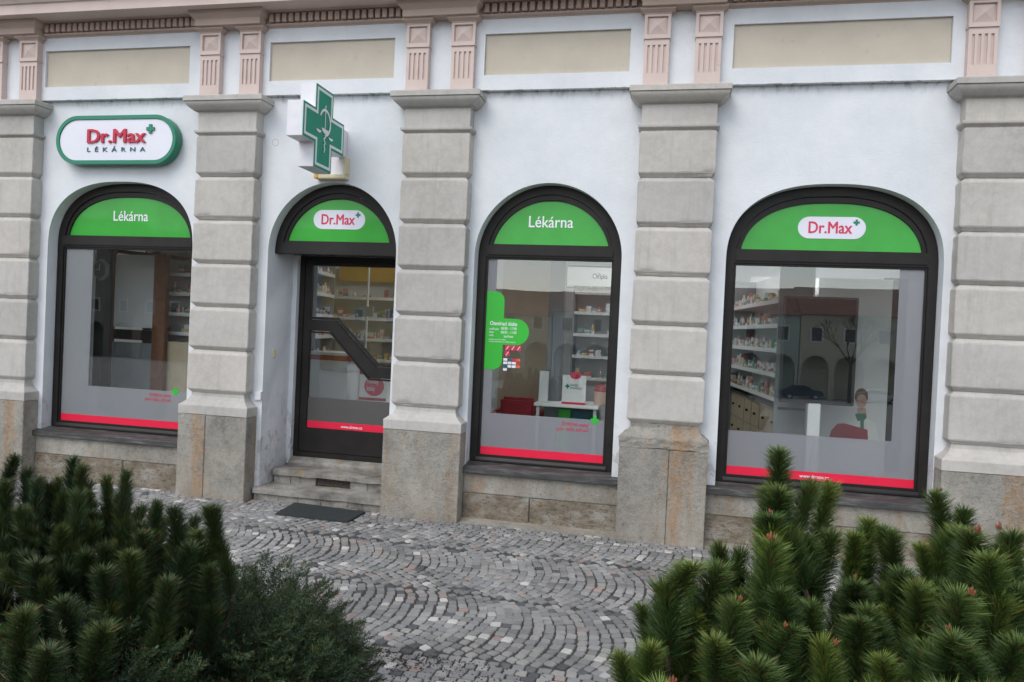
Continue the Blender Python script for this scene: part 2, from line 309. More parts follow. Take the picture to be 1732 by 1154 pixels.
# ------------------------------------------------------------------ mesh helpers
class MB:
    def __init__(s): s.v = []; s.f = []; s.mi = []
    def box(s, x0, x1, y0, y1, z0, z1, mi=0):
        n = len(s.v)
        s.v += [(x, y, z) for z in (z0, z1) for y in (y0, y1) for x in (x0, x1)]
        s.f += [tuple(n + i for i in f) for f in ((0, 2, 3, 1), (4, 5, 7, 6), (0, 1, 5, 4), (2, 6, 7, 3), (0, 4, 6, 2), (1, 3, 7, 5))]
        s.mi += [mi] * 6; return s
    def stack(s, x0, x1, yf, yb, levels, mi=0):          # levels: (z, outset on front and both sides)
        n0 = len(s.v); L = len(levels)
        for z, o in levels: s.v += [(x0 - o, yb, z), (x0 - o, yf - o, z), (x1 + o, yf - o, z), (x1 + o, yb, z)]
        for k in range(L - 1):
            a = n0 + 4 * k
            for i in range(3): s.f.append((a + i, a + i + 1, a + i + 5, a + i + 4))
            s.f.append((a + 3, a, a + 4, a + 7)); s.mi += [mi] * 4
        s.f.append((n0, n0 + 3, n0 + 2, n0 + 1)); a = n0 + 4 * (L - 1); s.f.append((a, a + 1, a + 2, a + 3)); s.mi += [mi] * 2
        return s
    def prism(s, prof, x0, x1, mi=0):                    # prof: (y, z) polygon run along X
        n = len(s.v); k = len(prof)
        s.v += [(x0, y, z) for y, z in prof] + [(x1, y, z) for y, z in prof]
        s.f += [(n + i, n + (i + 1) % k, n + k + (i + 1) % k, n + k + i) for i in range(k)]
        s.f += [tuple(n + i for i in range(k))[::-1], tuple(n + k + i for i in range(k))]; s.mi += [mi] * (k + 2); return s
    def tube(s, a, b, r0, r1=None, seg=10, mi=0, caps=True):
        a = Vector(a); b = Vector(b); r1 = r0 if r1 is None else r1
        d = (b - a).normalized(); u = d.orthogonal().normalized(); w = d.cross(u); n = len(s.v)
        for p, r in ((a, r0), (b, r1)):
            for i in range(seg):
                t = 2 * PI * i / seg; s.v.append(tuple(p + (u * math.cos(t) + w * math.sin(t)) * r))
        for i in range(seg): s.f.append((n + i, n + (i + 1) % seg, n + seg + (i + 1) % seg, n + seg + i)); s.mi.append(mi)
        if caps: s.f += [tuple(n + i for i in range(seg))[::-1], tuple(n + seg + i for i in range(seg))]; s.mi += [mi] * 2
        return s
    def lathe(s, prof, c=(0, 0, 0), seg=14, mi=0):
        n = len(s.v)
        for r, z in prof:
            for i in range(seg):
                t = 2 * PI * i / seg; s.v.append((c[0] + r * math.cos(t), c[1] + r * math.sin(t), c[2] + z))
        for k in range(len(prof) - 1):
            for i in range(seg):
                a = n + k * seg; s.f.append((a + i, a + (i + 1) % seg, a + seg + (i + 1) % seg, a + seg + i)); s.mi.append(mi)
        s.f += [tuple(n + i for i in range(seg))[::-1], tuple(n + (len(prof) - 1) * seg + i for i in range(seg))]; s.mi += [mi] * 2
        return s
    def mesh(s, name, mats):
        me = bpy.data.meshes.new(name); me.from_pydata(s.v, [], s.f)
        for x in (mats if isinstance(mats, (list, tuple)) else [mats]): me.materials.append(x)
        if any(s.mi): me.polygons.foreach_set('material_index', s.mi)
        bm = bmesh.new(); bm.from_mesh(me); bmesh.ops.recalc_face_normals(bm, faces=bm.faces[:]); bm.to_mesh(me); bm.free()
        return me
    def build(s, name, mats, parent=None, bevel=0, smooth=False, loc=None):
        me = s.mesh(name, mats)
        if bevel:
            bm = bmesh.new(); bm.from_mesh(me)
            bmesh.ops.bevel(bm, geom=[e for e in bm.edges if len(e.link_faces) == 2 and e.calc_face_angle(0) > .5], offset=bevel, segments=2, affect='EDGES', clamp_overlap=True)
            bm.to_mesh(me); bm.free()
        if smooth:
            me.polygons.foreach_set('use_smooth', [True] * len(me.polygons))
            me.set_sharp_from_angle(angle=math.radians(40))
        return link(name, me, parent, loc)
def link(name, me, parent=None, loc=None):
    o = bpy.data.objects.new(name, me); COL.objects.link(o)
    if parent is not None: o.parent = parent
    if loc is not None: o.location = loc
    return o
def tag(o, label=None, cat=None, group=None, kind=None):
    if label: o['label'] = label
    if cat: o['category'] = cat
    if group: o['group'] = group
    if kind: o['kind'] = kind
    return o
def empty(name, loc=(0, 0, 0), rz=0):
    o = bpy.data.objects.new(name, None); COL.objects.link(o); o.location = loc; o.rotation_euler.z = rz; o.empty_display_size = .1
    return o
DG = bpy.context.evaluated_depsgraph_get
def plate(name, loops, y, t, mat, parent=None, bevel=0, build=True):
    """flat shape in the XZ plane (outer loop, then holes), front face at Y = y, thickness t behind it"""
    cu = bpy.data.curves.new('c', 'CURVE'); cu.dimensions = '2D'; cu.fill_mode = 'BOTH'; cu.extrude = t / 2
    for lp in loops:
        sp = cu.splines.new('POLY'); sp.points.add(len(lp) - 1); sp.use_cyclic_u = True
        for p, (x, z) in zip(sp.points, lp): p.co = (x, z, 0, 1)
    o = bpy.data.objects.new('c', cu); COL.objects.link(o)
    me = bpy.data.meshes.new_from_object(o.evaluated_get(DG())); bpy.data.objects.remove(o); bpy.data.curves.remove(cu)
    me.transform(Matrix.Translation((0, y + t / 2, 0)) @ Matrix.Rotation(PI / 2, 4, 'X'))
    bm = bmesh.new(); bm.from_mesh(me); bmesh.ops.remove_doubles(bm, verts=bm.verts[:], dist=1e-5); bmesh.ops.recalc_face_normals(bm, faces=bm.faces[:])
    if bevel: bmesh.ops.bevel(bm, geom=[e for e in bm.edges if len(e.link_faces) == 2 and e.calc_face_angle(0) > 1.2], offset=bevel, segments=2, affect='EDGES')
    bm.to_mesh(me); bm.free(); me.materials.clear(); me.materials.append(mat); me.name = name
    me.polygons.foreach_set('use_smooth', [True] * len(me.polygons)); me.set_sharp_from_angle(angle=math.radians(28))
    return link(name, me, parent) if build else me
def text(name, body, x0, x1, z0, z1, y, mat, parent=None, bold=.0, t=.002, spacing=1.0, lines=1, rz=None, align='LEFT', kind=None):
    """lettering fitted into x0..x1, z0..z1 on the plane Y = y; weight is built up from close-set copies"""
    cu = bpy.data.curves.new('t', 'FONT'); cu.body = body; cu.size = 1; cu.extrude = .01; cu.space_character = spacing; cu.resolution_u = 3; cu.align_x = align
    o = bpy.data.objects.new('t', cu); COL.objects.link(o)
    me = bpy.data.meshes.new_from_object(o.evaluated_get(DG())); bpy.data.objects.remove(o); bpy.data.curves.remove(cu)
    vs = [tuple(v.co) for v in me.vertices]; fs = [tuple(p.vertices) for p in me.polygons]; bpy.data.meshes.remove(me)
    sh = [(0, 0)] if not bold else [(-bold, 0), (bold, 0), (0, 0), (bold * .6, bold * .5), (-bold * .6, -bold * .5)]
    V = []; Fc = []
    for k, (a, b) in enumerate(sh):
        n = len(V); V += [(x + a, z + b, d + (.0006 * k if d > 0 else 0)) for x, z, d in vs]; Fc += [tuple(n + i for i in f) for f in fs]
    xs = [v[0] for v in V]; ys = [v[1] for v in V]
    ax, bx, ay, by = min(xs), max(xs), min(ys), max(ys)
    sx = (x1 - x0) / (bx - ax); sz = (z1 - z0) / (by - ay)
    V = [(x0 + (x - ax) * sx, y - t * (d / .01 * .5 + .5), z0 + (z - ay) * sz) for x, z, d in V]
    me = bpy.data.meshes.new(name); me.from_pydata(V, [], Fc); me.materials.append(mat)
    if rz is not None: me.transform(rz)
    return tag(link(name, me, parent), kind='stuff' if len(body) > 4 else None)
def rect(x0, x1, z0, z1): return [(x0, z0), (x1, z0), (x1, z1), (x0, z1)]
def sup(cx, zc, a, b, n, k=56):
    raw = []
    for i in range(801):
        t = PI * i / 800; c, s_ = math.cos(t), math.sin(t)
        raw.append((cx + a * math.copysign(abs(c) ** (2 / n), c), zc + b * abs(s_) ** (2 / n)))
    d = [0]
    for p, q_ in zip(raw, raw[1:]): d.append(d[-1] + math.dist(p, q_))
    out = []; j = 0
    for i in range(k + 1):
        L = d[-1] * i / k
        while j < 799 and d[j + 1] < L: j += 1
        f = (L - d[j]) / max(1e-9, d[j + 1] - d[j]); out.append((raw[j][0] + (raw[j + 1][0] - raw[j][0]) * f, raw[j][1] + (raw[j + 1][1] - raw[j][1]) * f))
    return out
def arch(cx, a, z0, zc, b, n):
    if z0 <= zc: return [(cx - a, z0), (cx + a, z0)] + sup(cx, zc, a, b, n)
    xa = a * (1 - ((z0 - zc) / b) ** n) ** (1 / n)
    return [(cx - xa, z0), (cx + xa, z0)] + [p for p in sup(cx, zc, a, b, n) if p[1] > z0 + .012]
def pillshape(x0, x1, z0, z1, k=16):
    r = (z1 - z0) / 2; zc = (z0 + z1) / 2; o = []
    for i in range(k + 1): t = -PI / 2 + PI * i / k; o.append((x1 - r + r * math.cos(t), zc + r * math.sin(t)))
    for i in range(k + 1): t = PI / 2 + PI * i / k; o.append((x0 + r + r * math.cos(t), zc + r * math.sin(t)))
    return o
def plus(cx, cz, r, w=.36, rnd=0):
    a = r * w; return [(cx - a, cz - r), (cx + a, cz - r), (cx + a, cz - a), (cx + r, cz - a), (cx + r, cz + a), (cx + a, cz + a), (cx + a, cz + r), (cx - a, cz + r), (cx - a, cz + a), (cx - r, cz + a), (cx - r, cz - a), (cx - a, cz - a)]
def copy_tree(o, parent=None):
    c = o.copy(); COL.objects.link(c); c.parent = parent
    for ch in [x for x in o.children]: copy_tree(ch, c)
    return c

# ------------------------------------------------------------------ ground
GZ = lambda y: -0.08 + 0.012 * y
pv = MB(); n = 0
pv.v += [(-9.5, .10, GZ(.10) - .0055), (5.5, .10, GZ(.10) - .0055), (5.5, -3.10, GZ(-3.1) - .0055), (-9.5, -3.10, GZ(-3.1) - .0055)]; pv.f.append((0, 3, 2, 1)); pv.mi.append(0)
pavement = tag(pv.build('pavement', M['joint']), 'pavement of small granite setts laid in arcs before the pharmacy', kind='structure')
bd = MB()
nx, ny = 60, 22
for j in range(ny + 1):
    for i in range(nx + 1):
        x = -9.5 + 15 * i / nx; y = -3.06 - 4.6 * j / ny
        y0 = y + (.05 * noise.noise(Vector((x * 2, 0, 0))) if j == 0 else 0)
        bd.v.append((x, y0, GZ(y) - .004 + (0 if j in (0, ny) else .02 + .025 * noise.noise(Vector((x * 3, y * 3, 0))))))
for j in range(ny):
    for i in range(nx):
        a = j * (nx + 1) + i; bd.f.append((a, a + 1, a + nx + 2, a + nx + 1)); bd.mi.append(0)
tag(bd.build('planting_bed', M['soil'], smooth=True), 'dark soil of the planting bed under the bushes', kind='structure')
gd = MB()
prof = [(30, -.32), (.12, -.32), (-3.0, -.32), (-7.6, -.32), (-7.7, -.17), (-14, -.30), (-84, -4.5), (-300, -4.6)]
for y, z in prof: gd.v += [(-260, y, z), (260, y, z)]
for i in range(len(prof) - 1): gd.f.append((2 * i, 2 * i + 1, 2 * i + 3, 2 * i + 2)); gd.mi.append(0)
tag(gd.build('ground', M['square']), 'grey paved town square sloping away from the pharmacy', kind='structure')

# setts in segmental arcs whose bands run along the house, straight courses at both edges
rs = random.Random(3)
def sett_outline(cx, cy, th, hl, hn, rnd):
    c, s_ = math.cos(th), math.sin(th); out = []
    jit = [(rnd.uniform(-.0048, .0048), rnd.uniform(-.0048, .0048)) for _ in range(4)]
    cut = [rnd.uniform(.10, .30) for _ in range(4)]
    cs = [(-hl + jit[0][0], -hn + jit[0][1]), (hl + jit[1][0], -hn + jit[1][1]), (hl + jit[2][0], hn + jit[2][1]), (-hl + jit[3][0], hn + jit[3][1])]
    for i in range(4):
        p, a, b = cs[i], cs[i - 1], cs[(i + 1) % 4]
        for q_ in (a, b):
            k = cut[i] * .5; u, v = p[0] + (q_[0] - p[0]) * k, p[1] + (q_[1] - p[1]) * k
            out.append((cx + u * c - v * s_, cy + u * s_ + v * c))
    return out
setts = []
WD = .94; HA = .68; RR = WD / (2 * math.sin(HA)) * 1.03; STP = .0665
for c in range(3):
    yc = -.41 - c * WD
    for k in range(-4, 236):
        xk = -9.4 + k * .0640
        nst = int(round(RR * 2 * HA / STP)); ph = rs.uniform(-.5, .5); xk += rs.uniform(-.0025, .0025)
        for i in range(nst + 1):
            th = -HA + 2 * HA * (i + ph) / nst
            x = xk + RR * math.cos(th); y = yc + RR * math.sin(th)
            x += .085 * noise.noise(Vector((x * 1.1, y * 1.1, 5))) + .02 * noise.noise(Vector((x * 4, y * 4, 8))) + rs.uniform(-.0035, .0035); y += .025 * noise.noise(Vector((x * 1.6, y * 1.6, 9))) + rs.uniform(-.0025, .0025)
            if abs(y - yc) > WD / 2 - .012 or not (-9.3 < x < 5.3) or y > -.40 or y < -2.70: continue
            setts.append((x, y, th + PI / 2 + rs.uniform(-.07, .07), .0288 * rs.uniform(.82, 1.04), .0303 * max(.76, math.cos(th)) * rs.uniform(.90, 1.02)))
def course(y, hn):
    x = -9.3 + rs.uniform(0, .06)
    while x < 5.3:
        hl = rs.uniform(.026, .037); setts.append((x + hl, y + rs.uniform(-.003, .003) + .01 * noise.noise(Vector((x * 1.5, y, 2))), rs.uniform(-.05, .05), hl, hn * rs.uniform(.9, 1.04))); x += 2 * hl + .0055
y = -.372
while y < -.02: course(y, .0272); y += .0600
y = -2.735
while y > -3.10: course(y, .0272); y -= .0605
def proj(p):
    d = Vector(p) - CAM; w = d.dot(AW); return (W / 2 + F * d.dot(AR) / w, H / 2 - F * d.dot(AU) / w, w)
def in_hole(x, y):      # under the pilaster plinths and the door step nothing shows
    return (y > -.14 and any(a - .05 < x < b + .05 for a, b in ((-7, -6.38), (-4.55, -3.93), (-2.49, -1.87), (-.405, .215), (2.04, 2.66)))) or (y > -.05 and -3.83 < x < -2.56)
setts = [s for s in setts if not in_hole(s[0], s[1])]
scored = []
for s in setts:
    px, py, w = proj((s[0], s[1], GZ(s[1])))
    vis = (600 + max(0, (1100 - py)) * -.35 < px < 1080 + max(0, 1000 - py) * .3) and py < 1165
    scored.append((w if vis else 99, s))
scored.sort(key=lambda t: t[0])
def tone_of(x, y):
    band = abs(((y + .41 + WD / 2) / WD) % 1.0); near = min(band, 1 - band) * WD
    r = rs.random(); cl = noise.noise(Vector((x * 1.7, y * 1.7, 31)))
    if near < .13 and r < .10 + .35 * max(0, cl): return 'dark'
    if r < .03: return 'dark'
    if r > .972 - .07 * max(0, cl) - (.045 if x < -2.2 else 0): return 'pale'
    if noise.noise(Vector((x * 1.3, y * 1.3, 77))) > .15 and .5 < r < .64: return 'pink'
    if .5 < r < .52: return 'pink'
    return 'grey'
def sett_geo(mb, pts, z, h, rnd, mi=0):
    n = len(mb.v); K = len(pts); ins = .11; tilt = (rnd.uniform(-.035, .035), rnd.uniform(-.035, .035))
    mx = sum(p[0] for p in pts) / K; my = sum(p[1] for p in pts) / K
    zz = lambda x, y, b: z + b + tilt[0] * (x - mx) + tilt[1] * (y - my)
    for x, y in pts: mb.v.append((x, y, z - .013))
    for x, y in pts: mb.v.append((x, y, zz(x, y, h - .0055)))
    for x, y in pts:
        X = x + (mx - x) * ins; Y = y + (my - y) * ins; mb.v.append((X, Y, zz(X, Y, h)))
    for k in (0, K):
        for i in range(K): mb.f.append((n + k + i, n + k + (i + 1) % K, n + k + K + (i + 1) % K, n + k + K + i)); mb.mi.append(mi)
    mb.f.append(tuple(n + 2 * K + i for i in range(K))); mb.mi.append(mi)
TN = ['grey', 'dark', 'pale', 'pink']
protos = {}
for tn in TN:
    protos[tn] = []
    mt = m_sett(tn, 'single')
    for i in range(10 if tn == 'grey' else 4):
        mb = MB(); sett_geo(mb, sett_outline(0, 0, 0, .0305, .0280, rs), 0, .004, rs)
        me = bpy.data.meshes.new('sett'); me.from_pydata(mb.v, [], mb.f); me.materials.append(mt); protos[tn].append(me)
for w, s in scored[:300]:
    o = link('sett', rs.choice(protos[tone_of(s[0], s[1])]), pavement, (s[0], s[1], GZ(s[1]) + rs.uniform(-.002, .002))); o.rotation_euler.z = s[2]
    o.scale = (s[3] / .0305, s[4] / .0280, 1)
mb = MB()
for w, s in scored[300:]: sett_geo(mb, sett_outline(s[0], s[1], s[2], s[3], s[4], rs), GZ(s[1]) + rs.uniform(-.002, .002), .004, rs, TN.index(tone_of(s[0], s[1])))
me = bpy.data.meshes.new('sett_field'); me.from_pydata(mb.v, [], mb.f)
for tn in TN: me.materials.append(m_sett(tn, 'field'))
me.polygons.foreach_set('material_index', mb.mi)
tag(link('sett_field', me, pavement), kind='stuff')

# ------------------------------------------------------------------ the building
B = empty('pharmacy_building')
tag(B, 'white rendered pharmacy building with grey banded stone pilasters and arched brown shop windows', 'building')
PILX = [(-7.0, -6.38), (-4.55, -3.93), (-2.49, -1.87), (-.405, .215), (2.04, 2.66)]
SPR = 2.27
WIN = [dict(cx=-5.465, a=.82, n=2.45), dict(cx=-3.195, a=.64, n=2.), dict(cx=-1.168, a=.645, n=2.), dict(cx=1.163, a=.82, n=2.45)]
holes = []
for i, w in enumerate(WIN):
    holes.append(arch(w['cx'], w['a'] + (.004 if i != 1 else 0), .40 if i != 1 else .0, SPR, .645, w['n'])[::-1])
plate('wall', [rect(-11, 6.0, -.001, 3.72)] + holes, 0.0, .55, M['plaster'], B, bevel=0)
# upper wall above the cornice
MB().box(-11, 6, .0, .55, 3.721, 7.5).build('upper_wall', M['plaster'], B)
# masonry plinth under the windows: one dressed course over rough blocks
for x0, x1, sp in ((-6.33, -4.60, -5.3), (-1.82, -.455, -1.215), (.265, 1.99, 1.2)):
    s_ = (x0 + x1) / 2
    MB().box(x0, x1, -.022, .35, .170, .346).build('stone_course', M['plinth'], B, bevel=.003)
    MB().box(x0, sp - .003, -.032, .35, -.3, .166).build('rough_stone', M['sand'], B, bevel=.006)
    MB().box(sp + .003, x1, -.030, .35, -.3, .166).build('rough_stone', M['sand'], B, bevel=.006)
for xa_, xb_ in ((-11, -7.05), (2.71, 6)): MB().box(xa_, xb_, -.03, .3, -.3, .62).build('base_course', M['plinth'], B)
# mortar fillet along the foot of the wall
MB().prism([(-.14, GZ(0) + .003), (-.02, GZ(0) + .03), (.1, GZ(0) + .03), (.1, -.2), (-.14, -.2)], -1.82, -.455).prism([(-.14, GZ(0) + .003), (-.02, GZ(0) + .03), (.1, GZ(0) + .03), (.1, -.2), (-.14, -.2)], .265, 1.99).build('mortar_fillet', M['plinth'], B)

# pilasters: core > blocks, plinth, necking, capital
G = .034
def rough_up(me, amp, f, seed=0):
    for v in me.vertices:
        if v.co.y < -.01:
            d = noise.noise_vector(v.co * f + Vector((seed, 0, 0)))
            v.co += Vector(d) * amp
blk = MB().stack(-.31, .31, -.13, .03, [(-.037, -G), (0, 0), (.335, 0), (.372, -G)])
blkme = blk.mesh('stone_block', M['stone'])
bm = bmesh.new(); bm.from_mesh(blkme); bmesh.ops.bevel(bm, geom=[e for e in bm.edges if len(e.link_faces) == 2 and e.calc_face_angle(0) > .3], offset=.004, segments=2, affect='EDGES'); bm.to_mesh(blkme); bm.free()
def subdiv_mesh(me, cuts):
    bm = bmesh.new(); bm.from_mesh(me); bmesh.ops.subdivide_edges(bm, edges=[e for e in bm.edges if e.calc_length() > .05], cuts=cuts, use_grid_fill=True); bm.to_mesh(me); bm.free()
blkvar = []
for k_ in range(7):
    me_ = blkme.copy(); me_.name = 'stone_block'
    bm = bmesh.new(); bm.from_mesh(me_); bmesh.ops.subdivide_edges(bm, edges=[e for e in bm.edges if e.calc_length() > .05], cuts=9, use_grid_fill=True)
    bmesh.ops.triangulate(bm, faces=[f for f in bm.faces if len(f.verts) > 4]); bm.to_mesh(me_); bm.free()
    for v in me_.vertices:
        q_ = v.co * 11 + Vector((k_ * 13.1, 0, 0)); d = Vector(noise.noise_vector(q_)) * .0028 + Vector(noise.noise_vector(q_ * 3)) * .0012
        edge = min(abs(v.co.z), abs(v.co.z - .335)) < .02 or abs(abs(v.co.x) - .31) < .008
        chip = noise.noise(v.co * 9 + Vector((k_ * 5.7, 3, 1)))
        if edge and chip > .42: d += Vector((-.012 * (1 if v.co.x > 0 else -1) if abs(abs(v.co.x) - .31) < .01 else 0, .012, 0)) * min(1, (chip - .42) * 6)
        if v.co.y < .02: v.co += d
    me_.polygons.foreach_set('use_smooth', [True] * len(me_.polygons)); me_.set_sharp_from_angle(angle=math.radians(32)); blkvar.append(me_)
for pi_, (x0, x1) in enumerate(PILX):
    cx = (x0 + x1) / 2
    core = MB().box(x0 + .045, x1 - .045, -.085, .02, .8, 3.6).build('pilaster', M['stone'], B)
    for k in range(6):
        link('stone_block', blkvar[(k * 3 + pi_ * 5) % 7], core, (cx, 0, .935 + .409 * k))
    MB().stack(x0, x1, -.13, .03, [(3.314, -G), (3.350, .018), (3.362, .020), (3.372, .020), (3.378, -.006), (3.545, -.006), (3.550, .012)]).build('necking', M['stone'], core, bevel=.002)
    prof = [(3.550, .014), (3.560, .018)] + [(3.560 + .066 * math.sin(t * PI / 2 / 6), .020 + .062 * (1 - math.cos(t * PI / 2 / 6)) ** .8) for t in range(1, 7)] + [(3.630, .088), (3.632, .097), (3.672, .097), (3.678, .090)]
    prof = [(3.550, .014)] + [(3.552 + .074 * (t / 7), .022 + .064 * math.sin((t / 7) * PI / 2)) for t in range(0, 8)] + [(3.628, .080), (3.630, .097), (3.672, .097), (3.680, .088)]
    MB().stack(x0, x1, -.13, .03, prof).build('capital', M['stone'], core, smooth=True)
    # plinth with sloped cap
    cap = MB().stack(x0, x1, -.13, .03, [(.702, .049), (.782, .050), (.79, .046), (.80, .030), (.835, -.012), (.865, -.030), (.90, -G)]).mesh('plinth_cap', M['stone'] if pi_ != 3 else M['plinth'])
    if pi_ == 3: subdiv_mesh(cap, 14); rough_up(cap, .012, 22)
    else: subdiv_mesh(cap, 3); rough_up(cap, .003, 14, pi_)
    link('plinth_cap', cap, core)
    if pi_ in (1, 3):       # two upright slabs of differing stone
        xs = x0 + (.24 if pi_ == 1 else .36)
        MB().box(x0 - .047, xs - .0015, -.178, .03, -.3, .699).build('plinth_slab', M['plinth'], core, bevel=.004)
        MB().box(xs + .0015, x1 + .047, -.176, .03, -.3, .699).build('plinth_slab', M['plinth'], core, bevel=.004)
    else:
        MB().box(x0 - .047, x1 + .047, -.178, .03, -.3, .699).build('plinth_slab', M['plinth'], core, bevel=.004)

# frieze: white band with sunk beige panels, pairs of pink piers
PAN = [(-6.34, -4.71), (-3.865, -2.63), (-1.79, -.526), (.313, 1.947)]
fr = plate('frieze', [rect(-11, 6, 3.713, 4.335)] + [rect(a, b, 3.845, 4.205)[::-1] for a, b in PAN] + [rect(2.76, 4.4, 3.845, 4.205)[::-1], rect(-8.8, -7.15, 3.845, 4.205)[::-1]], -.055, .05, M['plaster'], B)
for a, b in PAN + [(2.76, 4.4), (-8.8, -7.15)]:
    MB().box(a + .002, b - .002, -.030, -.004, 3.847, 4.203).build('frieze_panel', M['panel'], B)
def pier_mesh():
    mb = MB()
    mb.box(-.102, .102, -.105, -.05, 3.675, 4.285)
    mb.box(-.102, .102, -.118, -.1045, 3.675, 3.802); mb.box(-.102, .102, -.118, -.1045, 4.036, 4.084)
    for i in range(5):
        x = -.102 + i * .0445; mb.box(x, x + (.026 if i in (0, 4) else .0225), -.118, -.1045, 3.8025, 4.0355)
    mb.box(-.108, .108, -.130, -.05, 4.085, 4.102)
    for a, b, c, d in ((-.108, -.083, 4.1025, 4.285), (.083, .108, 4.1025, 4.285), (-.0825, .0825, 4.1025, 4.122), (-.0825, .0825, 4.268, 4.285)): mb.box(a, b, -.127, -.1045, c, d)
    return mb.mesh('pier', M['pink'])
pierme = pier_mesh()
pyr = MB(); pyr.v = [(-.074, -.108, 4.130), (.074, -.108, 4.130), (.074, -.108, 4.260), (-.074, -.108, 4.260), (0, -.134, 4.195), (-.074, -.104, 4.130), (.074, -.104, 4.130), (.074, -.104, 4.260), (-.074, -.104, 4.260)]
pyr.f = [(0, 1, 4), (1, 2, 4), (2, 3, 4), (3, 0, 4), (0, 5, 6, 1), (1, 6, 7, 2), (2, 7, 8, 3), (3, 8, 5, 0)]; pyr.mi = [0] * 8
pyrme = pyr.mesh('diamond_boss', M['pink'])
capme = MB().stack(-.102, .102, -.12, -.05, [(4.284, .004), (4.290, .010), (4.296, .010), (4.312, .034), (4.316, .042), (4.334, .042)]).mesh('pier_cap', M['rose'])
for x0, x1 in PILX:
    for px_ in (x0 + .102, x1 - .102):
        pr = link('pier', pierme, B, (px_, 0, 0)); link('diamond_boss', pyrme, pr); link('pier_cap', capme, pr)
    MB().stack(x0, x1, -.165, -.05, [(4.3345, .028), (4.392, .028), (4.396, .034), (4.402, .036), (4.425, .062), (4.448, .068), (4.462, .075)]).build('entablature_block', M['rose'], B, bevel=.002)
MB().prism([(-.0, 4.332), (-.062, 4.332), (-.066, 4.338), (-.085, 4.344), (-.095, 4.352), (-.095, 4.362), (-.07, 4.364), (-.07, 4.452), (-.13, 4.456), (-.15, 4.462), (-.0, 4.464)], -11, 6).build('bed_moulding', M['rose'], B)
dm = MB().box(-.0205, .0205, -.118, -.069, 4.372, 4.446).mesh('dentil', M['rose'])
edges = [(-6.345, -4.59), (-3.89, -2.53), (-1.83, -.445), (.255, 2.0), (2.7, 4.4), (-8.8, -7.04)]
for a, b in edges:
    nn = int(round((b - a - .05) / .0665)); st = (b - a - .05) / nn
    for i in range(nn): link('dentil', dm, B, (a + .025 + st * (i + .5), 0, 0))
MB().prism([(0, 4.4645), (-.335, 4.4645), (-.338, 4.455), (-.352, 4.455), (-.352, 4.545), (-.356, 4.55), (-.37, 4.552), (-.385, 4.575), (-.42, 4.61), (-.44, 4.615), (-.44, 4.66), (0, 4.72)], -11, 6).build('cornice', M['pink'], B)

# ---- windows
def strip_arch(cx, a, z0, b, n, wd, wt, zin):
    return [arch(cx, a, z0, SPR, b, n), arch(cx, a - wd, zin, SPR, b - wt, n)[::-1]]
def window(w, idx):
    cx, a, n = w['cx'], w['a'], w['n']
    fw = .083
    win = plate('shop_window', [arch(cx, a, .425, SPR, .645, n), arch(cx, a - .078, 2.385, SPR, .565, n)[::-1], rect(cx - a + fw - .012, cx + a - fw + .012, .468, 2.272)[::-1]], .12, .09, M['frame'], B, bevel=.004)
    # inner sash mouldings, a step back
    plate('sash', [arch(cx, a - .079, 2.350, SPR, .563, n), arch(cx, a - .112, 2.392, SPR, .513, n)[::-1]], .134, .05, M['frame'], win, bevel=.003)
    plate('sash', [rect(cx - a + fw - .011, cx + a - fw + .011, .469, 2.271), rect(cx - a + fw + .006, cx + a - fw - .006, .490, 2.255)[::-1]], .132, .05, M['frame'], win, bevel=.003)
    MB().box(cx - a + .079, cx + a - .079, .108, .1195, 2.290, 2.352).build('transom_bar', M['frame'], win, bevel=.005)
    for bx_ in (-.55, 0, .5):
        MB().tube((cx + bx_ * a, .0985, 2.325), (cx + bx_ * a, .1005, 2.325), .0045, seg=8).build('screw_head', M['black'], win)
    MB().prism([(.104, .432), (.104, .446), (.118, .470), (.1195, .470), (.1195, .432)], cx - a + .06, cx + a - .06).build('weather_bar', M['frame'], win)
    MB().box(cx - a + fw, cx + a - fw, .150, .155, .486, 2.26).build('pane', M['glass'], win)
    # slate sill
    xa, xb = {0: (-6.335, -4.598), 2: (-1.823, -.452), 3: (.262, 1.993)}[idx]
    MB().prism([(.16, .424), (.10, .424), (-.060, .400), (-.066, .394), (-.066, .350), (-.060, .346), (.16, .346)], xa, xb).build('sill', M['slate'], win, bevel=.002)
    return win
def fanlight_sign(w, win, kind, y=.148):
    cx, a, n = w['cx'], w['a'], w['n']
    plate('fanlight_panel', [arch(cx, a - .106, 2.386, SPR, .519, n)], y, .01, M['green'], win)
    cxt = cx + (.01 if a > .7 else .0)
    if kind == 'word':
        text('window_lettering', 'Lékárna', cxt - .200, cxt + .200, 2.546, 2.648, y - .001, M['white'], win, bold=.010)
    else:
        plate('logo_pill', [pillshape(cxt - .263, cxt + .263, 2.492, 2.672)], y - .003, .003, M['pill'], win, bevel=0)
        text('logo_lettering', 'Dr.Max', cxt - .180, cxt + .160, 2.535, 2.633, y - .0031, M['redtext'], win, bold=.022)
        plate('logo_plus', [plus(cxt + .190, 2.628, .024)], y - .0055, .002, M['signgreen'], win)
wins = {}
for i, kind in ((0, 'word'), (2, 'word'), (3, 'logo')):
    wins[i] = window(WIN[i], i); fanlight_sign(WIN[i], wins[i], kind)
